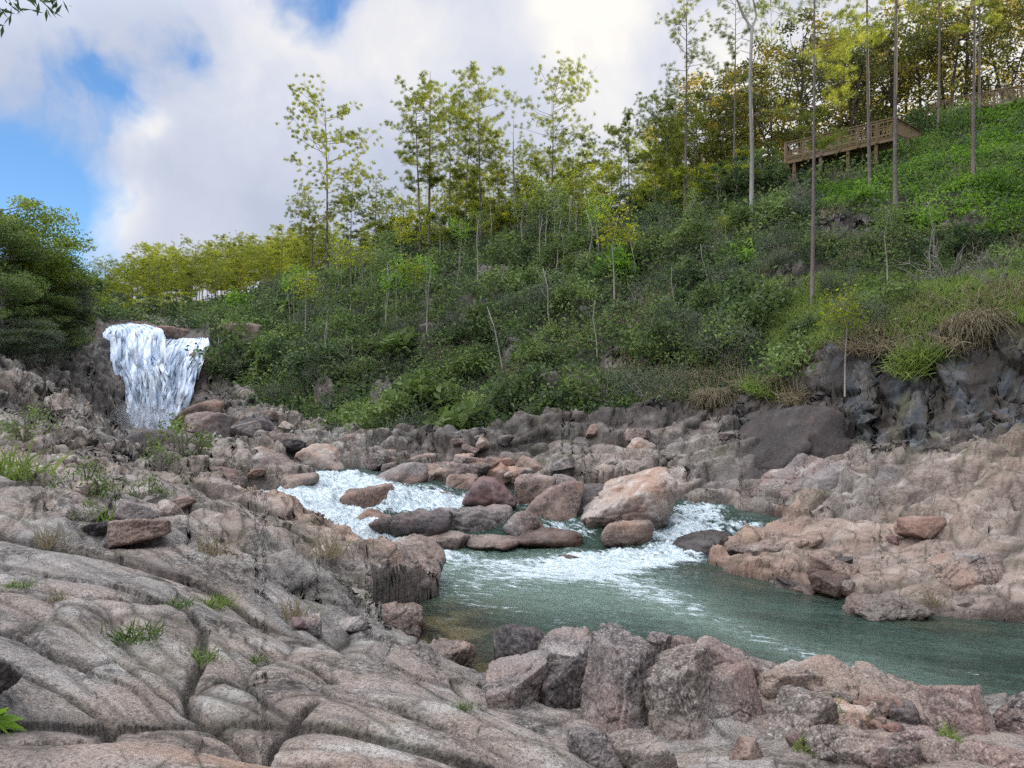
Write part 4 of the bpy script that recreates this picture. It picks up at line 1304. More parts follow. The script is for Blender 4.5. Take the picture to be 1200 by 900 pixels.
def make_pine(h, seed, mat_leaf, crown=.5, spread=1.6, nb=22, bend=.3, rad=.15, tufts=6, bark=MBK_PINE, need=24, nl=.30, flat=.15, deadtip=0.0, nw=.034):
    global rng
    keep_ = rng; rng = np.random.default_rng(seed)
    tr, cr_ = MB(), MB()
    t = np.linspace(0, 1, 9)
    bx, by = rng.normal() * bend, rng.normal() * bend
    ph = rng.uniform(0, 6)
    px_ = bx * t ** 1.5 + .12 * bend * np.sin(t * 7 + ph); py_ = by * t ** 1.5 + .1 * bend * np.cos(t * 6 + ph)
    pts = np.stack([px_, py_, t * h - .3 * (t == 0)], 1)
    tr.tube(pts, rad * (1 - t * .85), 6, rng.random())
    cur = lambda s: np.array([np.interp(s, t, pts[:, k]) for k in range(3)])
    for k in range(nb):
        s = 1 - crown * (1 - (k + rng.random()) / nb) ** 1.0 - deadtip
        s = min(s, .995)
        rel = (1 - s - deadtip) / crown
        p0 = cur(s)
        a = rng.uniform(0, 6.28)
        ln = spread * (.35 + .9 * math.sin(math.pi * min(1, .12 + rel * .8)) * rng.uniform(.55, 1.25))
        up = rng.uniform(.0, .6) + (1 - rel) * .6
        q = np.linspace(0, 1, 4)
        dx, dy = math.cos(a), math.sin(a)
        bp = p0 + np.stack([dx * ln * q, dy * ln * q, ln * up * q ** 1.3 - .1 * ln * q], 1) + rng.normal(size=(4, 3)) * .05 * q[:, None] * ln
        tr.tube(bp, rad * .22 * (1 - q * .75), 3, rng.random())
        for m_ in range(tufts):
            u_ = rng.uniform(.35, 1.02)
            c = np.array([np.interp(u_, q, bp[:, kk]) for kk in range(3)]) + rng.normal(size=3) * np.array([.24, .24, .10]) * ln * .6
            n = need
            d = sphere_pts(n) + np.array([dx * .5, dy * .5, .75])
            pos = c + rng.normal(size=(n, 3)) * .05
            cr_.leaves(pos, d, nl * rng.uniform(.7, 1.15, n), nw, np.clip(rng.normal(.5, .2) + rng.normal(size=n) * .12, 0, 1))
    rng = keep_
    return tr.mesh('trunk', bark, True), cr_.mesh('crown', mat_leaf)


def make_broad(h, seed, mat_leaf, bark=MBK_DARK, spread=2.6, blobs=26, per=150, leaf=.20, crown=.6, rad=.16, stems=1, loose=.55):
    global rng
    keep_ = rng; rng = np.random.default_rng(seed)
    tr, cr_ = MB(), MB()
    tops = []
    for s_ in range(stems):
        t = np.linspace(0, 1, 6)
        a = rng.uniform(0, 6.28); r0 = 0 if stems == 1 else .3
        lean = rng.uniform(.05, .3) * h * (.4 if stems == 1 else 1)
        pts = np.stack([math.cos(a) * (r0 + lean * t ** 1.4), math.sin(a) * (r0 + lean * t ** 1.4), t * h * .85 - .3 * (t == 0)], 1) + rng.normal(size=(6, 3)) * .05 * h * .2 * t[:, None]
        tr.tube(pts, rad * (1 - .8 * t) / math.sqrt(stems), 6, rng.random())
        tops.append(pts)
    for k in range(blobs):
        pts = tops[rng.integers(stems)]
        s = rng.uniform(1 - crown, 1.0)
        p0 = np.array([np.interp(s, t, pts[:, kk]) for kk in range(3)])
        rel = (s - (1 - crown)) / crown
        a = rng.uniform(0, 6.28)
        ln = spread * (.3 + .75 * math.sin(math.pi * (.15 + .75 * rel))) * rng.uniform(.5, 1.1)
        q = np.linspace(0, 1, 4)
        e_ = p0 + np.array([math.cos(a) * ln, math.sin(a) * ln, ln * rng.uniform(.1, .7)])
        bp = p0 + (e_ - p0) * q[:, None] + rng.normal(size=(4, 3)) * .07 * ln * q[:, None]
        tr.tube(bp, rad * .28 * (1 - q * .8), 3, rng.random())
        n = int(per * rng.uniform(.6, 1.3))
        rr_ = rng.uniform(.5, .95) * loose * spread * .55
        pos = bp[-1] + sphere_pts(n) * (rng.random((n, 1)) ** .45) * rr_ * np.array([1.1, 1.1, .7])
        d = sphere_pts(n) + np.array([0, 0, .1])
        cr_.leaves(pos, d, leaf * rng.uniform(.6, 1.3, n), leaf * .5, np.clip(rng.normal(.45, .18) + rng.normal(size=n) * .15, 0, 1))
    rng = keep_
    return tr.mesh('trunk', bark, True), cr_.mesh('crown', mat_leaf)


def make_shrub(seed, mat_leaf, r=1.0, blobs=16, per=75, leaf=.15, w=.5, bark=MTWIG, tall=.9):
    global rng
    keep_ = rng; rng = np.random.default_rng(seed)
    st, fo = MB(), MB()
    for k in range(blobs):
        d = sphere_pts(1)[0]; d[2] = abs(d[2]) * tall + .12
        e_ = d * r * rng.uniform(.55, 1.05)
        q = np.linspace(0, 1, 4)[:, None]
        bp = e_ * q + rng.normal(size=(4, 3)) * .06 * q; bp[:, 2] -= .15 * (1 - q[:, 0])
        st.tube(bp, np.linspace(.022, .006, 4), 3, rng.random())
        n = int(per * rng.uniform(.5, 1.3))
        pos = e_ + rng.normal(size=(n, 3)) * r * np.array([.19, .19, .15])
        dr = sphere_pts(n) + np.array([0, 0, .25])
        fo.leaves(pos, dr, leaf * rng.uniform(.6, 1.3, n), leaf * w, np.clip(rng.normal(.45, .2) + rng.normal(size=n) * .14, 0, 1), droop=.15)
    rng = keep_
    return st.mesh('stem', bark, True), fo.mesh('foliage', mat_leaf)


def make_deadbush(seed, r=1.0, n=26):
    global rng
    keep_ = rng; rng = np.random.default_rng(seed)
    st = MB()
    for k in range(n):
        d = sphere_pts(1)[0]; d[2] = abs(d[2]) + .2
        q = np.linspace(0, 1, 5)[:, None]
        e_ = d * r * rng.uniform(.6, 1.2)
        bp = e_ * q + rng.normal(size=(5, 3)) * .09 * r * q
        st.tube(bp, np.linspace(.028, .008, 5), 3, rng.random())
        for j_ in range(4):
            b0 = bp[rng.integers(1, 5)]
            e2 = b0 + (d + sphere_pts(1)[0] * .9) * r * .35
            st.tube(np.stack([b0, (b0 + e2) / 2 + rng.normal(size=3) * .03, e2]), (.012, .009, .005), 3, rng.random())
    rng = keep_
    return st.mesh('dead_bush', MTWIG, True)


def make_tuft(seed, mat, n=70, ln=.35, wd=.012, spread=.10, lean=.7):
    global rng
    keep_ = rng; rng = np.random.default_rng(seed)
    b = MB()
    base = np.stack([rng.normal(size=n) * spread, rng.normal(size=n) * spread, np.zeros(n) - .02], 1)
    d = np.stack([rng.normal(size=n) * lean, rng.normal(size=n) * lean, np.ones(n)], 1)
    d /= np.linalg.norm(d, axis=1)[:, None]
    L_ = ln * rng.uniform(.5, 1.2, n)[:, None]
    side = np.cross(d, sphere_pts(n)); side /= np.linalg.norm(side, axis=1)[:, None]
    mid = base + d * L_ * .55; tip = base + d * L_; tip[:, 2] -= L_[:, 0] * .35 * (1 - d[:, 2]) * 2
    V = np.stack([base - side * wd * .5, base + side * wd * .5, mid + side * wd * .5, mid - side * wd * .5, tip + side * wd * .1, tip - side * wd * .1], 1).reshape(-1, 3)
    k = np.arange(n)[:, None] * 6
    Q = np.concatenate([k + np.array([[0, 1, 2, 3]]), k + np.array([[3, 2, 4, 5]])])
    b.add(V, Q, np.repeat(np.clip(rng.normal(.5, .25, n), 0, 1), 6))
    rng = keep_
    return b.mesh('grass_tuft', mat)


def plant(name, parts, loc, label, cat, group=None, s=1.0, rz=None, rx=0, ry=0):
    """parts: [(part name, mesh)]; the first call and every later one builds an Empty with linked-mesh children"""
    o = bpy.data.objects.new(name, None)
    o.empty_display_size = .2
    COL.objects.link(o)
    o.location = loc
    sc_ = s if isinstance(s, tuple) else (s, s, s)
    o.scale = sc_
    o.rotation_euler = (rx, ry, rng.uniform(0, 6.28) if rz is None else rz)
    for pn, me in parts:
        link(pn, me, o)
    return tag(o, label, cat, group)


# --- pines
PINES = [make_pine(12, 500 + i, ML_PINE, crown=c, spread=sp, nb=int(nb * 1.3), bend=.35, rad=.10, tufts=tf + 5, need=46, nl=.24, nw=.021) for i, (c, sp, nb, tf) in enumerate(
    [(.6, 2.1, 26, 8), (.66, 1.9, 30, 8), (.5, 2.5, 20, 10), (.75, 1.6, 32, 7), (.5, 2.2, 16, 8), (.65, 2.6, 30, 10), (.4, 2.0, 14, 9)])]
PINES_G = [make_pine(11, 520 + i, ML_GOLD, crown=c, spread=sp, nb=nb, bend=.4, rad=.09, tufts=12, nl=.22, need=44, nw=.021) for i, (c, sp, nb) in enumerate([(.7, 1.9, 28), (.6, 2.2, 24), (.8, 1.6, 32)])]
PN = lambda i: [('trunk', PINES[i][0]), ('crown', PINES[i][1])]


RIDGE_Y = lambda px: float(np.interp(px, [330, 400, 500, 650, 800, 900], [92, 82, 78, 68, 58, 55]))


def pine_at(px, py_base, py_top, label, parts, h0, group=None, ymin=25, name='pine_tree', cat='pine', rz=None, lean=0.0, Y=None, wide=1.0):
    if Y is None:
        x, y, z = hit(px, py_base, ymin)
    else:
        x, y = (px - 600) / F * Y, Y
        z = float(H(np.array([x]), np.array([y]))[0])
    top = CZ + (HOR - py_top) / F * y
    s = (top - z) / h0
    k = min(1.35, max(.75, s)) * wide
    return plant(name, parts, (x, y, z - .1), label, cat, group, (k, k, s), rz, 0, lean)


big1 = make_pine(15, 601, ML_PINE, crown=.72, spread=3.6, nb=36, bend=.5, rad=.14, tufts=18, nl=.26, need=40)
pine_at(385, 312, 127, 'lone pine with open wide branches standing left of the tall group on the ridge', [('trunk', big1[0]), ('crown', big1[1])], 15, Y=RIDGE_Y(385), rz=.4, lean=-.04)
big2 = make_pine(17, 602, ML_PINE, crown=.55, spread=2.0, nb=30, bend=.3, rad=.16, tufts=14, need=34, deadtip=.1)
pine_at(503, 292, 82, 'tallest pine of the ridge with a bare dead tip', [('trunk', big2[0]), ('crown', big2[1])], 17, Y=RIDGE_Y(503), rz=1.0)
snag = MB()
snag.tube([(0, 0, -.3), (.1, 0, 5), (-.05, .1, 9), (0, 0, 13)], (.14, .11, .07, .02), 6)
for k in range(9):
    zz = 6 + k * .75; a = k * 2.4
    snag.tube([(0, 0, zz), (math.cos(a) * .5, math.sin(a) * .5, zz + .15), (math.cos(a) * .9, math.sin(a) * .9, zz + .05)], (.03, .02, .008), 3)
y = RIDGE_Y(602); x = (602 - 600) / F * y; z = float(H(np.array([x]), np.array([y]))[0])
sn = link('dead_tree', snag.mesh('dead_tree', MBK_GREY, True), None, (x, y, z)); sn.scale = (1, 1, (CZ + (HOR - 138) / F * y - z) / 13)
tag(sn, 'bare dead snag standing between the ridge pines', 'dead tree')
named = [
    (492, 290, 108, 0, 'slim ridge pine close to the left of the tallest pine'),
    (545, 292, 130, 3, 'narrow ridge pine right of the tallest pine'),
    (563, 290, 95, 1, 'tall narrow ridge pine with a clear pointed top left of the snag'),
    (527, 295, 128, 4, 'thin open pine between the tallest pine and the pointed one'),
    (587, 285, 160, 3, 'low crowned ridge pine just left of the bare snag'),
    (646, 285, 95, 5, 'broad dark ridge pine standing right of the bare snag'),
    (682, 280, 160, 6, 'short ridge pine with tufted top right of the broad dark one'),
    (737, 258, 141, 6, 'ridge pine whose thin top bends to the left'),
    (768, 250, 115, 0, 'pale pine close behind the tall sparse pine'),
    (785, 250, 128, 3, 'slender pine beside the tall sparse pine'),
    (440, 300, 207, 4, 'small open pine right of the lone pine on the ridge'),
    (330, 332, 268, 6, 'little pine rising over the low ridge left of the lone pine'),
    (410, 305, 215, 1, 'bushy pine directly behind the lone pine'),
    (366, 318, 238, 5, 'short full pine left of the lone pine trunk'),
]
for px, pb, pt, v, lab in named:
    pine_at(px, pb, pt, lab, PN(v), 12, Y=RIDGE_Y(px) - 1.5)
sp1 = make_pine(18, 603, ML_PINE, crown=.66, spread=2.1, nb=34, bend=.25, rad=.14, tufts=12, need=44, nl=.25, nw=.02)
pine_at(803, 262, -8, 'very tall sparse pine with drooping side branches above the middle slope', [('trunk', sp1[0]), ('crown', sp1[1])], 18, Y=RIDGE_Y(803) - 3, rz=2.2)
fork = MB()
fork.tube([(0, 0, -.3), (.08, 0, 5), (-.05, 0, 10), (.05, 0, 13.2)], (.15, .13, .11, .09), 6)
fork.tube([(.05, 0, 13.1), (-.5, 0, 14.0), (-.9, 0, 15.0), (-1.9, 0, 15.5), (-2.9, .1, 15.4)], (.09, .075, .06, .04, .015), 6)
fork.tube([(.05, 0, 13.1), (.35, 0, 13.9), (.1, 0, 15.2), (.25, 0, 17)], (.09, .07, .05, .02), 6)
for zz, a in ((7.5, 0), (9, 3), (10.4, .4), (11.5, 2.8), (12.3, 3.4)):
    fork.tube([(0, 0, zz), (math.cos(a) * .6, .2, zz + .3), (math.cos(a) * 1.0, .2, zz + .2)], (.03, .02, .006), 3)
x, y, z = hit(880, 274, 22)
fk = link('dead_tree', fork.mesh('dead_tree', MBK_GREY, True), None, (x, y, z)); q = (CZ + (HOR - 32) / F * y - z) / 13.2; fk.scale = (q, q, q)
tag(fk, 'tall grey dead tree forking at its bare top beside the boardwalk end', 'dead tree')
tall = [make_pine(20, 610 + i, ML_PINE, crown=c, spread=sp, nb=int(nb * 1.7), bend=.25, rad=.115, tufts=14, nl=.26, need=44, nw=.018, bark=MBK_PINE) for i, (c, sp, nb) in enumerate([(.62, 2.2, 20), (.55, 2.4, 18), (.5, 2.6, 18), (.55, 2.0, 16)])]
for px, pb, pt, v, lab, ln in [(952, 360, -120, 0, 'tall straight pine rooted lowest on the grassy slope', .012), (1019, 240, -160, 1, 'tall pine whose thin trunk crosses the boardwalk railing near its middle', -.02),
                               (1050, 266, -200, 2, 'thickest tall pine in front of the boardwalk corner', -.01), (1141, 216, -170, 3, 'slim tall pine standing on the bright ferny slope', -.005),
                               (905, 200, -60, 1, 'tall pine behind the dead forked tree', 0), (1148, 135, -120, 2, 'blue grey pine trunk behind the upper railing', 0), (1182, 124, -150, 0, 'pine at the top of the slope beside the upper railing end', 0),
                               (860, 235, -20, 3, 'pine left of the dead forked tree with a high crown', 0), (1100, 160, -130, 3, 'slender pine behind the gap between the two railings', 0)]:
    pine_at(px, pb, pt, lab, [('trunk', tall[v][0]), ('crown', tall[v][1])], 20, ymin=22, lean=ln)

# rows of pines on the ridge and behind the falls
crest = np.array([(-150, 300), (60, 360), (110, 372), (240, 372), (300, 350), (400, 318), (500, 300), (650, 280), (800, 252), (880, 228), (960, 195), (1080, 165), (1300, 110)], float)
cnt = 0
for i in range(120):
    px = rng.uniform(92, 350); Y = rng.uniform(95, 165)
    t_ = (px - 92) / 258
    top = np.interp(px, [92, 130, 165, 200, 250, 300, 350], [338, 318, 292, 300, 296, 290, 285]) + rng.normal() * 10 + (Y - 95) * .05
    top = min(top, 352)
    wh = 'just above the waterfall lip' if px < 200 else 'between the waterfall and the low ridge' if px < 280 else 'where the stand meets the wooded ridge'
    hh_ = 'tall' if top < 295 else 'short' if top > 315 else 'medium'
    pine_at(px, 0, top, f'{hh_} sunlit yellow green pine in the far stand, ' + wh, (PN(rng.integers(0, 7)) if rng.random() < .45 else [('trunk', (g := PINES_G[rng.integers(3)])[0]), ('crown', g[1])]), 12, f'{hh_} far pines ' + wh, Y=Y, wide=1.25)
for i in range(150):
    px = rng.uniform(345, 880)
    Y = float(np.interp(px, [335, 400, 500, 650, 800, 900], [98, 88, 84, 74, 64, 60])) + rng.uniform(-4, 22)
    cr_y = np.interp(px, crest[:, 0], crest[:, 1])
    top = cr_y - rng.uniform(20, 105) * np.interp(px, [335, 420, 500, 900], [.55, .7, 1.0, 1.1])
    g = PINES_G[rng.integers(3)]
    pr = [('trunk', g[0]), ('crown', g[1])] if rng.random() < .5 else PN(rng.integers(0, 7))
    wh = 'left of the lone pine' if px < 385 else 'between the lone pine and the tallest pine' if px < 500 else 'behind the middle ridge group' if px < 700 else 'near the very tall sparse pine'
    gold_ = pr[0][1] in [q_[0] for q_ in PINES_G]; dh = cr_y - top
    lk = ('golden ' if gold_ else 'greener ') + ('tall' if dh > 75 else 'low' if dh < 42 else 'middling')
    pine_at(px, 0, top, f'{lk} back row pine ' + wh, pr, 12, f'{lk} back row pines ' + wh, Y=Y)

# broadleaf trees on the ridge
OAK = [make_broad(9, 700 + i, ML_BROADDARK, spread=2.6, blobs=26, per=95, leaf=.20, crown=.72, rad=.13, stems=s_) for i, s_ in enumerate((1, 2, 2, 1))]
SMALLT = [make_broad(5, 710 + i, m_, MBK_PALE, spread=1.6, blobs=20, per=90, leaf=.2, crown=.6, rad=.07, stems=s_) for i, (m_, s_) in enumerate([(ML_GOLD, 1), (ML_MID, 2), (ML_GOLD, 2), (ML_DARK, 2)])]
for i in range(30):
    px = [835, 850, 870, 895, 915, 935, 960, 985, 1010, 1035, 1060, 1085, 1110, 1130, 1160, 1190, 1215, 1240][i] if i < 18 else rng.uniform(820, 1330)
    Y = float(np.interp(px, [820, 900, 1000, 1100, 1300], [58, 58, 56, 54, 50])) + rng.uniform(0, 14)
    crp = np.interp(px, crest[:, 0], crest[:, 1])
    top = np.interp(px, [820, 880, 950, 1050, 1300], [120, 60, 20, -10, -60]) + rng.uniform(-20, 60)
    v = OAK[rng.integers(4)]
    wh = 'left of the boardwalk' if px < 915 else 'behind the boardwalk' if px < 1085 else 'behind the upper railing'
    hh_ = ('taller' if top < 20 else 'lower') + ' ' + ['straight', 'forked', 'twin stemmed', 'slender'][[q_[1] for q_ in OAK].index(v[1])]
    pine_at(px, 0, top, f'{hh_} dark leafy broadleaf tree on the ridge ' + wh, [('trunk', v[0]), ('crown', v[1])], 9, f'{hh_} leafy trees ' + wh, name='broadleaf_tree', cat='tree', Y=Y, wide=1.2)
for i in range(100):
    px = rng.uniform(430, 900)
    Y = float(np.interp(px, [335, 400, 500, 650, 800, 900], [94, 86, 80, 70, 60, 56])) + rng.uniform(-6, 10)
    crp = np.interp(px, crest[:, 0], crest[:, 1])
    v = SMALLT[rng.integers(4)]
    vi = [q_[1] for q_ in SMALLT].index(v[1]); lk = ['yellow green', 'mid green', 'golden two stemmed', 'dark green'][vi]
    wh = 'left of the tallest pine' if px < 500 else 'among the middle ridge pines' if px < 700 else 'near the very tall sparse pine'
    pine_at(px, 0, crp - rng.uniform(12, 60), f'small {lk} leafy tree ' + wh, [('trunk', v[0]), ('crown', v[1])], 5, f'small {lk} trees ' + wh, name='small_tree', cat='tree', Y=Y, wide=1.1)

for i in range(26):
    px = 92 + i * 5.2 + rng.normal() * 2
    v = SMALLT[rng.integers(4)]
    pine_at(px, 0, rng.uniform(338, 356), 'low leafy tree at the foot of the far pine stand above the falls', [('trunk', v[0]), ('crown', v[1])], 5, 'low trees under the far pine stand', name='small_tree', cat='tree', Y=rng.uniform(84, 96), wide=1.25)

# left bank trees
LEFT = [make_broad(7, 730 + i, m_, MBK_GREY, spread=1.9, blobs=75, per=230, leaf=.13, crown=.88, rad=.12, stems=1, loose=.75) for i, m_ in enumerate([ML_SUNPAINT, ML_MID, ML_GREY])]
for px, pb, pt, v, lab, Y in [(25, 380, 225, 0, 'tallest leafy tree on the left bank with sunlit yellow top', 44), (6, 400, 252, 1, 'dense tree just left of the tallest left bank tree', 41), (48, 400, 268, 0, 'leafy tree whose crown leans right toward the falls on the left bank', 47), (-30, 400, 240, 0, 'leafy tree at the left frame edge', 42), (55, 390, 292, 2, 'grey green tree leaning toward the waterfall from the left bank', 46),
                             (5, 420, 320, 1, 'dark round tree low on the left bank', 38), (50, 425, 345, 1, 'dark green bushy tree above the left cliff', 44), (70, 400, 352, 2, 'small tree closest to the waterfall on the left bank', 52), (-60, 420, 300, 1, 'dark tree beyond the left frame edge', 38),
                             (30, 440, 370, 2, 'low bushy tree over the split grey rocks', 38)]:
    pine_at(px, 0, pt, lab, [('trunk', LEFT[v][0]), ('crown', LEFT[v][1])], 6.6, name='leafy_tree', cat='tree', Y=Y, wide=1.15)

# --- shrubs on the slope, each its own thing
SH = [('dark', make_shrub(800 + i, ML_DARK, 1.0, 18, 80, .17)) for i in range(3)] + [('green', make_shrub(810 + i, ML_MID, 1.0, 18, 75, .15)) for i in range(4)] + \
     [('grey green', make_shrub(820 + i, ML_GREY, 1.0, 22, 90, .10, .35)) for i in range(3)] + [('broad leaved', make_shrub(830 + i, ML_MID, .9, 14, 26, .34, .55)) for i in range(2)] + [('bright green', make_shrub(840, ML_BRIGHT, .9, 16, 70, .17))]


def region(px, py):
    if px < 120: return 'on the left bank above the cliff'
    if px < 330: return 'right of the waterfall'
    if px < 520: return 'on the slope behind the upper stream' if py > 400 else 'below the lone pine'
    if px < 700: return 'on the slope behind the boulder barrier' if py > 390 else 'under the ridge pines'
    if px < 880: return 'on the middle slope above the cascade' if py > 360 else 'below the tall sparse pine'
    if py > 300: return 'on the grassy slope above the cliff'
    return 'on the slope below the boardwalk'


def slope_point(x0, x1):
    while True:
        px = rng.uniform(x0, x1); Y = math.exp(rng.uniform(math.log(22), math.log(95)))
        x = (px - 600) / F * Y
        xx, yy = np.array([x]), np.array([Y])
        if sample(VEGg, xx, yy)[0] < .5: continue
        z = float(H(xx, yy)[0])
        fp = frame(x, Y, z)
        if not (0 < fp[1] < 540): continue
        vy = float(H(xx, yy * 1.02)[0]) - z
        if vy < -.3: continue
        return x, Y, z, fp


for i in range(285):
    x, y, z, (px, py) = slope_point(-30, 1235)
    if px > 900 and 325 < py < 400 and rng.random() < .75: continue
    if px > 960 and py < 262 and rng.random() < .8: continue
    w_ = [2, 2, 2, 3, 3, 3, 3, 2, 2, 2, 2, 2, 1]
    kname, sm = SH[rng.choice(13, p=np.array(w_) / sum(w_))]
    s = rng.uniform(.7, 1.7) * (1 + (y - 25) * .008)
    if px > 950: s *= .7
    lab = f'{kname} shrub {region(px, py)}'
    plant('shrub', [('stem', sm[0]), ('foliage', sm[1])], (x, y, z), lab, 'shrub', f'{kname} shrubs {region(px, py)}', (s, s, s * rng.uniform(.8, 1.2)))
x, y, z = hit(276, 440, 40)
sm = SH[0][1]
plant('shrub', [('stem', sm[0]), ('foliage', sm[1])], (x, y, z), 'large round dark bush right beside the waterfall with a pale stem', 'shrub', None, (2.5, 2.5, 2.7))

DB = [make_deadbush(850 + i) for i in range(4)]
for i in range(44):
    x, y, z, (px, py) = slope_point(400, 1230)
    s = rng.uniform(.6, 1.4)
    o = link('dead_bush', DB[i % 4], None, (x, y, z)); o.scale = (s, s, s); o.rotation_euler.z = rng.uniform(0, 6.28)
    tag(o, f'leafless grey twiggy bush {region(px, py)}', 'dead bush', f'dead bushes {region(px, py)}')

# pale saplings with a clear stem and a small leafy head
SAP = []
for i in range(5):
    b, f_ = MB(), MB()
    rr2 = np.random.default_rng(860 + i)
    pts = np.array([(0, 0, -.2), (rr2.normal() * .1, 0, 1.5), (rr2.normal() * .2, rr2.normal() * .1, 3), (rr2.normal() * .3, 0, 4.4)])
    b.tube(pts, (.04, .035, .028, .015), 6)
    for k in range(14):
        a = rr2.uniform(0, 6.28)
        e_ = pts[-1] + np.array([math.cos(a) * .65, math.sin(a) * .65, rr2.uniform(-1.3, .5)])
        b.tube(np.stack([pts[-1] - (0, 0, .3), (pts[-1] + e_) / 2, e_]), (.015, .012, .006), 3)
        n = 34
        f_.leaves(e_ + rr2.normal(size=(n, 3)) * .26, rr2.normal(size=(n, 3)), .19 * rr2.uniform(.6, 1.2, n), .12, np.clip(rr2.normal(.6, .2, n), 0, 1))
    SAP.append((b.mesh('stem', MBK_PALE, True), f_.mesh('leaves', [ML_MID, ML_GOLD, ML_BRIGHT][i % 3])))
for i, (px, py) in enumerate([(383, 425), (358, 400), (345, 385), (452, 385), (470, 330), (455, 352), (478, 385), (500, 360), (640, 300), (632, 290), (650, 308), (690, 300), (700, 310), (612, 300), (675, 285), (560, 300), (520, 310),
                             (540, 320), (425, 345), (436, 350), (395, 350), (410, 372), (465, 400), (660, 330), (720, 360), (810, 290), (850, 300), (1092, 330), (1040, 340), (990, 460)]):
    x, y, z = hit(px, py, 20)
    sp_ = SAP[i % 5]; s = rng.uniform(.7, 1.25)
    if px > 800: s *= .6
    plant('sapling', [('stem', sp_[0]), ('leaves', sp_[1])], (x, y, z), f'pale thin stemmed sapling {region(px, py)}', 'sapling', f'saplings {region(px, py)}', (s, s, s))

# thin bare pale trunks standing in the bushes
MSTEM = bark_material('bleached_stem', (.16, .15, .13), (.34, .32, .28))
BST = []
for i in range(4):
    rr2 = np.random.default_rng(960 + i)
    b = MB()
    pts = np.array([(0, 0, -.3), (rr2.normal() * .08, 0, 1.6), (rr2.normal() * .16, rr2.normal() * .1, 3.4), (rr2.normal() * .3, 0, 5.0)])
    b.tube(pts, (.055, .048, .038, .02), 6)
    for k in range(3 + i):
        a = rr2.uniform(0, 6.28); z0_ = rr2.uniform(2.5, 4.6)
        p0_ = np.array([np.interp(z0_, pts[:, 2], pts[:, 0]), 0, z0_])
        b.tube(np.stack([p0_, p0_ + (math.cos(a) * .4, math.sin(a) * .4, .35), p0_ + (math.cos(a) * .6, math.sin(a) * .6, .9)]), (.022, .015, .007), 3)
    BST.append(b.mesh('bare_trunk', MSTEM, True))
for i, (px, py) in enumerate([(383, 430), (357, 395), (372, 372), (452, 390), (478, 345), (455, 360), (416, 345), (500, 395), (650, 330), (632, 322), (612, 300), (690, 320), (700, 300), (560, 330), (532, 350), (427, 365),
                             (665, 300), (575, 300), (645, 390), (745, 330), (790, 370), (830, 330), (700, 420), (590, 440), (1100, 325), (1095, 320), (262, 445), (340, 380), (400, 350)]):
    x, y, z = hit(px, py, 20)
    o = link('bare_trunk', BST[i % 4], None, (x, y, z)); q = rng.uniform(.55, .95) * (.55 if px > 780 else 1); o.scale = (q, q, q); o.rotation_euler = (rng.normal() * .06, rng.normal() * .08, rng.uniform(0, 6.28))
    tag(o, f'thin bare pale trunk {region(px, py)}', 'bare trunk', f'bare trunks {region(px, py)}')

# --- ground cover that nobody could count
def scatter(n, cond, ymin=21, ymax=110, x0=-60, x1=1320, pw=1.0):
    P_ = []
    got = 0
    while got < n:
        k = n * 2
        px = rng.uniform(x0, x1, k); Y = np.exp(rng.uniform(math.log(ymin), math.log(ymax), k))
        X_ = (px - 600) / F * Y
        Z_ = H(X_, Y); py = HOR - (Z_ - CZ) / Y * F
        ok = (rng.random(k) < cond(px, py, sample(VEGg, X_, Y), X_, Y)) & (Y > ymin)
        P_.append(np.stack([X_, Y, Z_, px, py], 1)[ok]); got += ok.sum()
    return np.concatenate(P_)[:n]


def leafy_cover(name, pts, mat, per, leaf, w, h, spread, droop=.2, updir=.5, yscale=True):
    n = len(pts)
    c = np.repeat(pts[:, :3], per, 0)
    sc_ = np.repeat(np.clip(pts[:, 1] / 38, .7, 1.9) if yscale else np.ones(n), per)[:, None]
    c = c + rng.normal(size=c.shape) * np.array([spread, spread, 0]) * sc_
    c[:, 2] += np.abs(rng.normal(size=len(c))) * h * sc_[:, 0] - .05
    d = sphere_pts(len(c)) + np.array([0, 0, updir])
    b = MB()
    pn = fbm2(pts[:, 0] * .45 + len(pts) * .01, pts[:, 1] * .3, 77, 3) * 1.1
    r0 = np.repeat(np.clip(.38 + pn + rng.normal(size=n) * .2, 0, 1), per) + rng.normal(size=len(c)) * .17
    b.leaves(c, d, leaf * rng.uniform(.6, 1.3, len(c)) * sc_[:, 0], leaf * w * sc_[:, 0], np.clip(r0, 0, 1), droop=droop)
    return link(name, b.mesh(name, mat))


patch = lambda X_, Y_, s: fbm2(X_ * .2 + s, Y_ * .2, 200 + s, 3)
c1 = scatter(15000, lambda px, py, v, X_, Y_: (v > .35) * (patch(X_, Y_, 1) > -.12) * np.where((px > 960) & (py < 262), 0.1, 1) * np.where((px > 900) & (py > 320) & (py < 405), .25, 1))
tag(leafy_cover('undergrowth', c1, ML_DARK, 13, .25, .45, .28, .32), 'dark green leafy undergrowth covering the slope', 'undergrowth', None, 'stuff')
c1 = scatter(11000, lambda px, py, v, X_, Y_: (v > .35) * (patch(X_, Y_, 2) > -.02) * np.where((px > 900) & (py > 320) & (py < 405), .25, 1))
tag(leafy_cover('vines', c1, ML_MID, 12, .23, .45, .34, .32), 'mid green creepers and seedlings covering the slope', 'undergrowth', None, 'stuff')
c1 = scatter(6500, lambda px, py, v, X_, Y_: (v > .35) * (patch(X_, Y_, 3) > .05))
tag(leafy_cover('weeds', c1, ML_GREY, 13, .21, .3, .34, .3), 'grey green weeds on the slope', 'undergrowth', None, 'stuff')
c1 = scatter(9000, lambda px, py, v, X_, Y_: (v > .35) * (px > 960) * (py < 275 - (px < 1060) * 30) * (py > 110) * (patch(X_, Y_, 5) > -.22) * (Y_ < 54), 30, 56, 900, 1320)
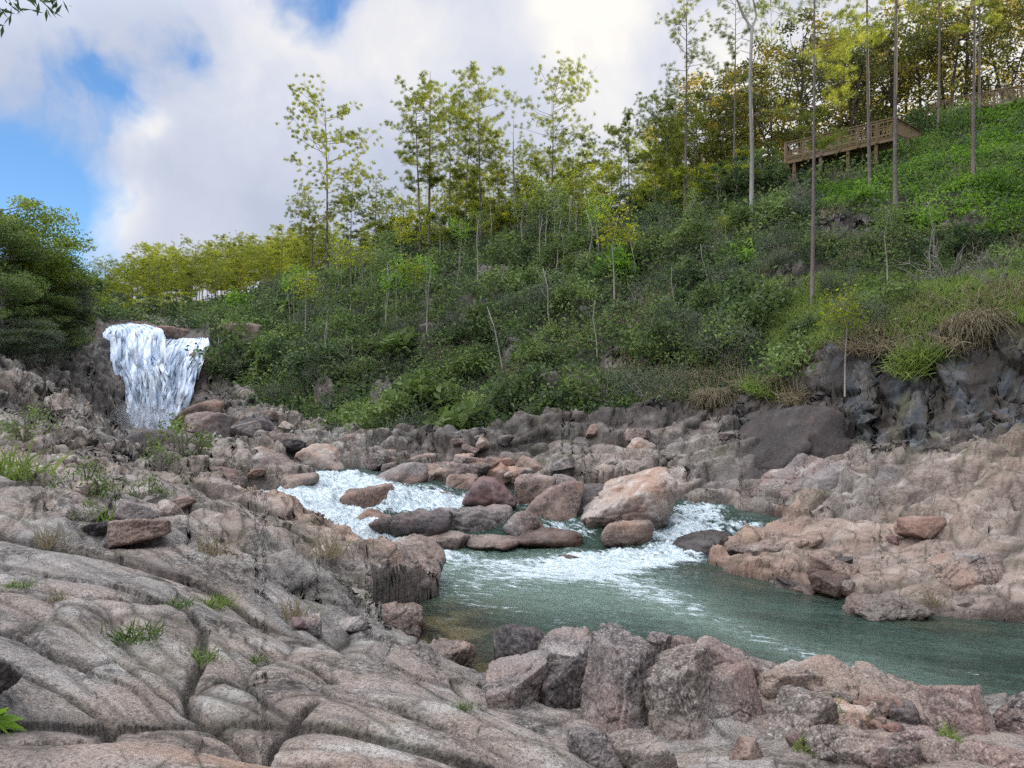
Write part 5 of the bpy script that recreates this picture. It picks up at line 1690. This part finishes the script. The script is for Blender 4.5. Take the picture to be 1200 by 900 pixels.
tag(leafy_cover('ferns', c1, ML_BRIGHT, 16, .26, .32, .16, .30, .25, .3, False), 'bright green ferns carpeting the slope right of the boardwalk', 'ferns', None, 'stuff')


def grass_cover(name, pts, mat, per, ln, wd, lean, hang=0.0, bias=(0, 0, 0), spread=.14):
    n = len(pts) * per
    base = np.repeat(pts[:, :3], per, 0) + rng.normal(size=(n, 3)) * np.array([spread, spread, 0])
    d = rng.normal(size=(n, 3)) * lean + np.array([0, 0, 1.0]) + np.array(bias)
    d /= np.linalg.norm(d, axis=1)[:, None]
    L_ = (ln * rng.uniform(.5, 1.3, n))[:, None]
    side = np.cross(d, sphere_pts(n)); side /= np.linalg.norm(side, axis=1)[:, None]
    mid = base + d * L_ * .5; tip = base + d * L_; tip[:, 2] -= L_[:, 0] * hang; tip[:, 1] -= L_[:, 0] * hang * .3
    V = np.stack([base - side * wd * .5, base + side * wd * .5, mid + side * wd * .45, mid - side * wd * .45, tip + side * wd * .1, tip - side * wd * .1], 1).reshape(-1, 3)
    k = np.arange(n)[:, None] * 6
    Q = np.concatenate([k + np.array([[0, 1, 2, 3]]), k + np.array([[3, 2, 4, 5]])])
    r0 = np.repeat(rng.normal(.5, .2, len(pts)), per) + rng.normal(size=n) * .15
    b = MB(); b.add(V, Q, np.repeat(np.clip(r0, 0, 1), 6))
    return link(name, b.mesh(name, mat))


c1 = scatter(6000, lambda px, py, v, X_, Y_: (v > .1) * (px > 880) * (py > 318 + .04 * (1200 - px)) * (py < 412) * (patch(X_, Y_, 6) > -.3), 20, 40, 860, 1320)
tag(grass_cover('grass', c1, ML_GRASS, 12, .42, .026, .55, .15), 'light green grass on the slope above the cliff', 'grass', None, 'stuff')
c1 = scatter(3200, lambda px, py, v, X_, Y_: (v > .02) * (v < .99) * (px > 820) * (py > 350) * (py < 470) * (patch(X_ * 3, Y_ * 3, 7) > .02), 19, 36, 800, 1320)
tag(grass_cover('dry_grass', c1, ML_DRY, 14, .55, .020, .9, .6, (0, -.35, -.1)), 'dry straw coloured grass hanging over the cliff edge', 'dry grass', None, 'stuff')
c1 = scatter(5000, lambda px, py, v, X_, Y_: (v > .3) * (px > 300) * (patch(X_, Y_, 8) > .1), 22, 80, 300, 1300)
tag(grass_cover('tall_grass', c1, ML_DRY, 9, .7, .03, .5, .3), 'brownish tall grass among the bushes', 'dry grass', None, 'stuff')

# --- hanging grass clumps over the cliff
TG = [make_tuft(870, ML_GRASS, 130, .9, .035, .22, .9), make_tuft(871, ML_DRY, 130, .9, .028, .22, .9)]
for i, (px, py, mtl) in enumerate([(1068, 425, 0), (1085, 420, 0), (1060, 440, 0), (885, 460, 0), (905, 465, 0), (870, 455, 1), (930, 470, 1), (1000, 412, 1), (1025, 415, 1), (1110, 408, 1), (1045, 412, 1)]):
    x, y, z = hit(px, py, 18)
    o = link('grass_clump', TG[mtl], None, (x, y - .1, z)); o.rotation_euler = (.5, 0, rng.uniform(-.4, .4))
    tag(o, ('green' if mtl == 0 else 'dry') + (' grass clump hanging over the blue grey cliff' if px > 950 else ' grass clump above the huge dark slab'), 'grass clump', ('green' if mtl == 0 else 'dry') + (' clumps on the cliff' if px > 950 else ' clumps above the slab'))

# --- small plants in the joints of the near rock
TF = [make_tuft(880, ML_GRASS, 90, .24, .010, .07, .7), make_tuft(881, ML_DRY, 70, .24, .008, .06, .6), make_tuft(882, ML_MID, 120, .20, .011, .10, .9)]
fern = make_shrub(885, ML_BRIGHT, .22, 14, 26, .055, .4, MTWIG, .9)
bush_s = make_shrub(886, ML_MID, .3, 16, 40, .05, .45, MTWIG, 1.2)
small = [
    (160, 748, 2, 1.5, 'feathery green grass clump on the front slab, the larger of the two'), (232, 775, 2, 1.2, 'small green grass clump just right of the large feathery one'),
    (252, 712, 0, 1.1, 'bright green weed in the joint above the curved slab'), (300, 776, 2, .6, 'tiny green weed in a crack of the front slab'),
    (208, 712, 2, .9, 'low dark green clump in the long joint of the left slab'), (545, 832, 2, .6, 'small grass clump at the right end of the front slab'),
    (68, 705, 1, .7, 'dry clump in the crack of the upper left slab'), (970, 842, 0, 1.5, 'large grass tuft between the pink foreground blocks'),
    (1110, 868, 0, 1.0, 'grass tuft left of the angular diamond shaped boulder'), (945, 880, 0, 1.1, 'leafy tuft at the bottom edge among the foreground blocks'),
    (690, 885, 1, .9, 'dry grass tuft beside the smooth pale hump'), (630, 745, 1, 1.1, 'rust coloured dry tuft on the flat grey boulder by the inlet'),
    (590, 748, 0, .7, 'green sprig on the dark boulder by the inlet'), (388, 652, 1, 1.5, 'yellowish bushy plant at the tip of the left bank rock'),
    (248, 650, 1, 1.3, 'thin upright dry tuft on the left bank ledge'), (120, 617, 0, 1.5, 'green tuft on the pale left bank rock'), (12, 560, 0, 2.4, 'spiky green rosette at the left frame edge'),
    (345, 725, 1, 1.2, 'thin dry stalks in front of the left bank boulders'), (1095, 300 + 410, 1, .9, 'dry tuft on the right bank waterline'), (820, 770, 0, .8, 'green sprig on the small grey rock of the pile'),
    (60, 640, 1, 1.3, 'dry brown tuft beside the dark puddle on the left bank'), (20, 690, 2, .8, 'tiny moss clump near the left frame edge'),
]
for px, py, v, s, lab in small:
    x, y, z = hit(px, py, 2.3)
    near_b = [o for o in bpy.data.objects if o.name.startswith('boulder') and o.type == 'MESH' and abs(o.location.x - x) < 1 and px > 570 and 740 < py < 900]
    o = link('grass_tuft', TF[v], None, (x, y, z + .01)); k = s * y * .11; o.scale = (k, k, k)
    tag(o, lab, 'plant')
for px, py, s, lab in [(30, 515, 35, 'leafy green plant on the far left bank rock'), (218, 535, 42, 'bright green bush in front of the dark humped boulder'), (100, 585, 40, 'green fern like plant in the middle of the left bank'),
                       (176, 590, 28, 'yellow green sprig on the left bank beside the fern like plant'), (190, 545, 22, 'small leafy bush near the humped boulder'), (98, 608, 20, 'small shrub below the fern like plant')]:
    x, y, z = hit(px, py, 8)
    plant('small_bush', [('stem', bush_s[0]), ('foliage', bush_s[1])], (x, y, z), lab, 'bush', None, s / 900 * y / .36)

# broad glossy leaves poking in at the left edge
lf = MB()
for k in range(9):
    a = rng.uniform(-.9, 1.6)
    n = 1
    lf.leaves(np.array([[0, 0, 0]]), np.array([[math.cos(a), rng.normal() * .3, math.sin(a)]]), .17, .045, .7)
x, y, z = hit(-6, 850, 2.2)
o = link('leafy_plant', lf.mesh('leafy_plant', ML_BRIGHT), None, (x - .02, y, z + .03)); tag(o, 'broad leaved green plant poking in at the left frame edge', 'plant')

# twig hanging in from the top left
tw = MB(); tl_ = MB()
c0 = P(-60, -60, 5.0)
tips = [(65, 4), (58, 10), (40, -2), (2, 16), (-3, 24), (22, 4), (8, 3)]
for (a, b_) in tips:
    e_ = P(a, b_, 5.0 + rng.normal() * .1)
    mid = (c0 + e_) / 2 + (0, 0, .12)
    tw.tube(np.stack([c0, mid, e_]), (.012, .007, .003), 4)
    n = 9
    tl_.leaves(e_ + rng.normal(size=(n, 3)) * .035, rng.normal(size=(n, 3)) + (0.3, 0, -.3), .09, .022, .2)
ob = bpy.data.objects.new('overhanging_branch', None); COL.objects.link(ob)
link('twig', tw.mesh('twig', MBK_DARK, True), ob); link('leaves', tl_.mesh('leaves', ML_DARK), ob)
tag(ob, 'dark leafy twigs hanging in at the top left corner', 'branch')

# ------------------------------------------------------------------ boardwalk
def railing(root, a, b, posts, hgt=1.05, bal=.22):
    a, b = np.array(a), np.array(b)
    for k in range(posts + 1):
        p = a + (b - a) * k / posts
        m_ = MB(); m_.box(p - (0, 0, .25), p + (0, 0, hgt + .02), .11, .11); link('post', m_.mesh('post', MWOOD), root)
    m_ = MB(); m_.box(a + (0, 0, hgt), b + (0, 0, hgt), .15, .05); link('handrail', m_.mesh('handrail', MWOOD), root)
    m_ = MB(); m_.box(a + (0, 0, .14), b + (0, 0, .14), .05, .10); link('bottom_rail', m_.mesh('bottom_rail', MWOOD), root)
    m_ = MB(); m_.box(a + (0, 0, hgt - .12), b + (0, 0, hgt - .12), .05, .09); link('top_rail', m_.mesh('top_rail', MWOOD), root)
    n = int(np.linalg.norm(b - a) / bal)
    m_ = MB()
    for k in range(1, n):
        p = a + (b - a) * k / n
        m_.box(p + (0, 0, .16), p + (0, 0, hgt - .16), .045, .035)
    link('balusters', m_.mesh('balusters', MWOOD), root)


def deck(root, a, b, width, posts, drop_):
    """planked floor between a and b, joists and legs down into the slope"""
    a, b = np.array(a), np.array(b)
    t = (b - a) / np.linalg.norm(b - a); side = np.cross(t, (0, 0, 1)); side /= np.linalg.norm(side)
    if side[1] < 0: side = -side
    n = int(np.linalg.norm(b - a) / .15)
    m_ = MB()
    for k in range(n):
        p = a + t * (.075 + k * .15)
        m_.box(p - (0, 0, .02), p + side * width - (0, 0, .02), .14, .04, rnd=rng.random())
    link('floor_boards', m_.mesh('floor_boards', MWOOD), root)
    for q in (0.06, width - .06):
        m_ = MB(); m_.box(a + side * q - (0, 0, .17), b + side * q - (0, 0, .17), .06, .24); link('joist', m_.mesh('joist', MWOOD), root)
    for k in range(posts):
        for q in (.15, width - .15):
            p = a + (b - a) * (k + .3) / posts + side * q
            g = float(H(p[0:1], p[1:2])[0])
            if g < p[2] - .4:
                m_ = MB(); m_.box((p[0], p[1], g - .4), (p[0], p[1], p[2] - .29), .15, .15); link('support_post', m_.mesh('support_post', MWOOD), root)


A_d, B_d, C_d = P(921, 187, 49.0), P(1050, 158, 46.0), P(1078, 172, 50.0)
dk = bpy.data.objects.new('boardwalk', None); COL.objects.link(dk)
tag(dk, 'wooden boardwalk platform on posts with railing and balusters high on the slope', 'boardwalk')
deck(dk, A_d, B_d, 1.6, 4, 2)
railing(dk, A_d, B_d, 6)
railing(dk, B_d + (0.02, .1, 0), C_d, 2)
back = np.cross(B_d - A_d, (0, 0, 1)); back /= np.linalg.norm(back); back = back if back[1] > 0 else -back
railing(dk, A_d + back * 1.55 + (.1, 0, 0), B_d + back * 1.55 - (.4, 0, 0), 5)
railing(dk, A_d + (0, .1, 0), A_d + back * 1.5, 1)
r2 = bpy.data.objects.new('stair_railing', None); COL.objects.link(r2)
tag(r2, 'upper wooden railing climbing to the right along the top of the fern slope', 'railing')


def crest_at(px):
    ys = np.linspace(36, 60, 300); xs = (px - 600) / F * ys
    rows = HOR - (H(xs, ys) - CZ) / ys * F
    i_ = int(np.argmin(rows))
    return np.array((xs[i_], ys[i_], float(H(xs[i_:i_ + 1], ys[i_:i_ + 1])[0]) + .25))


D1, D2, D3, D4 = crest_at(1086), crest_at(1115), crest_at(1150), crest_at(1215)
for a_, b_ in ((D1, D2), (D2, D3), (D3, D4)):
    railing(r2, a_, b_ - (.1, 0, 0), 3 if b_ is not D4 else 4, 1.0)
r3 = bpy.data.objects.new('wooden_stairs', None); COL.objects.link(r3)
tag(r3, 'lower wooden stair flight descending behind the dead forked tree', 'stairs')
E1, E2 = P(912, 215, 52), P(878, 247, 51)
railing(r3, E1, E2, 3, 1.0)
for k in range(10):
    p = E1 + (E2 - E1) * (k + .5) / 10
    m_ = MB(); m_.box(p, p + (0, 1.1, 0), .3, .05); link('step', m_.mesh('step', MWOOD), r3)
for q in (0, 1.1):
    m_ = MB(); m_.box(E1 + (0, q, -.15), E2 + (0, q, -.15), .05, .25); link('stringer', m_.mesh('stringer', MWOOD), r3)
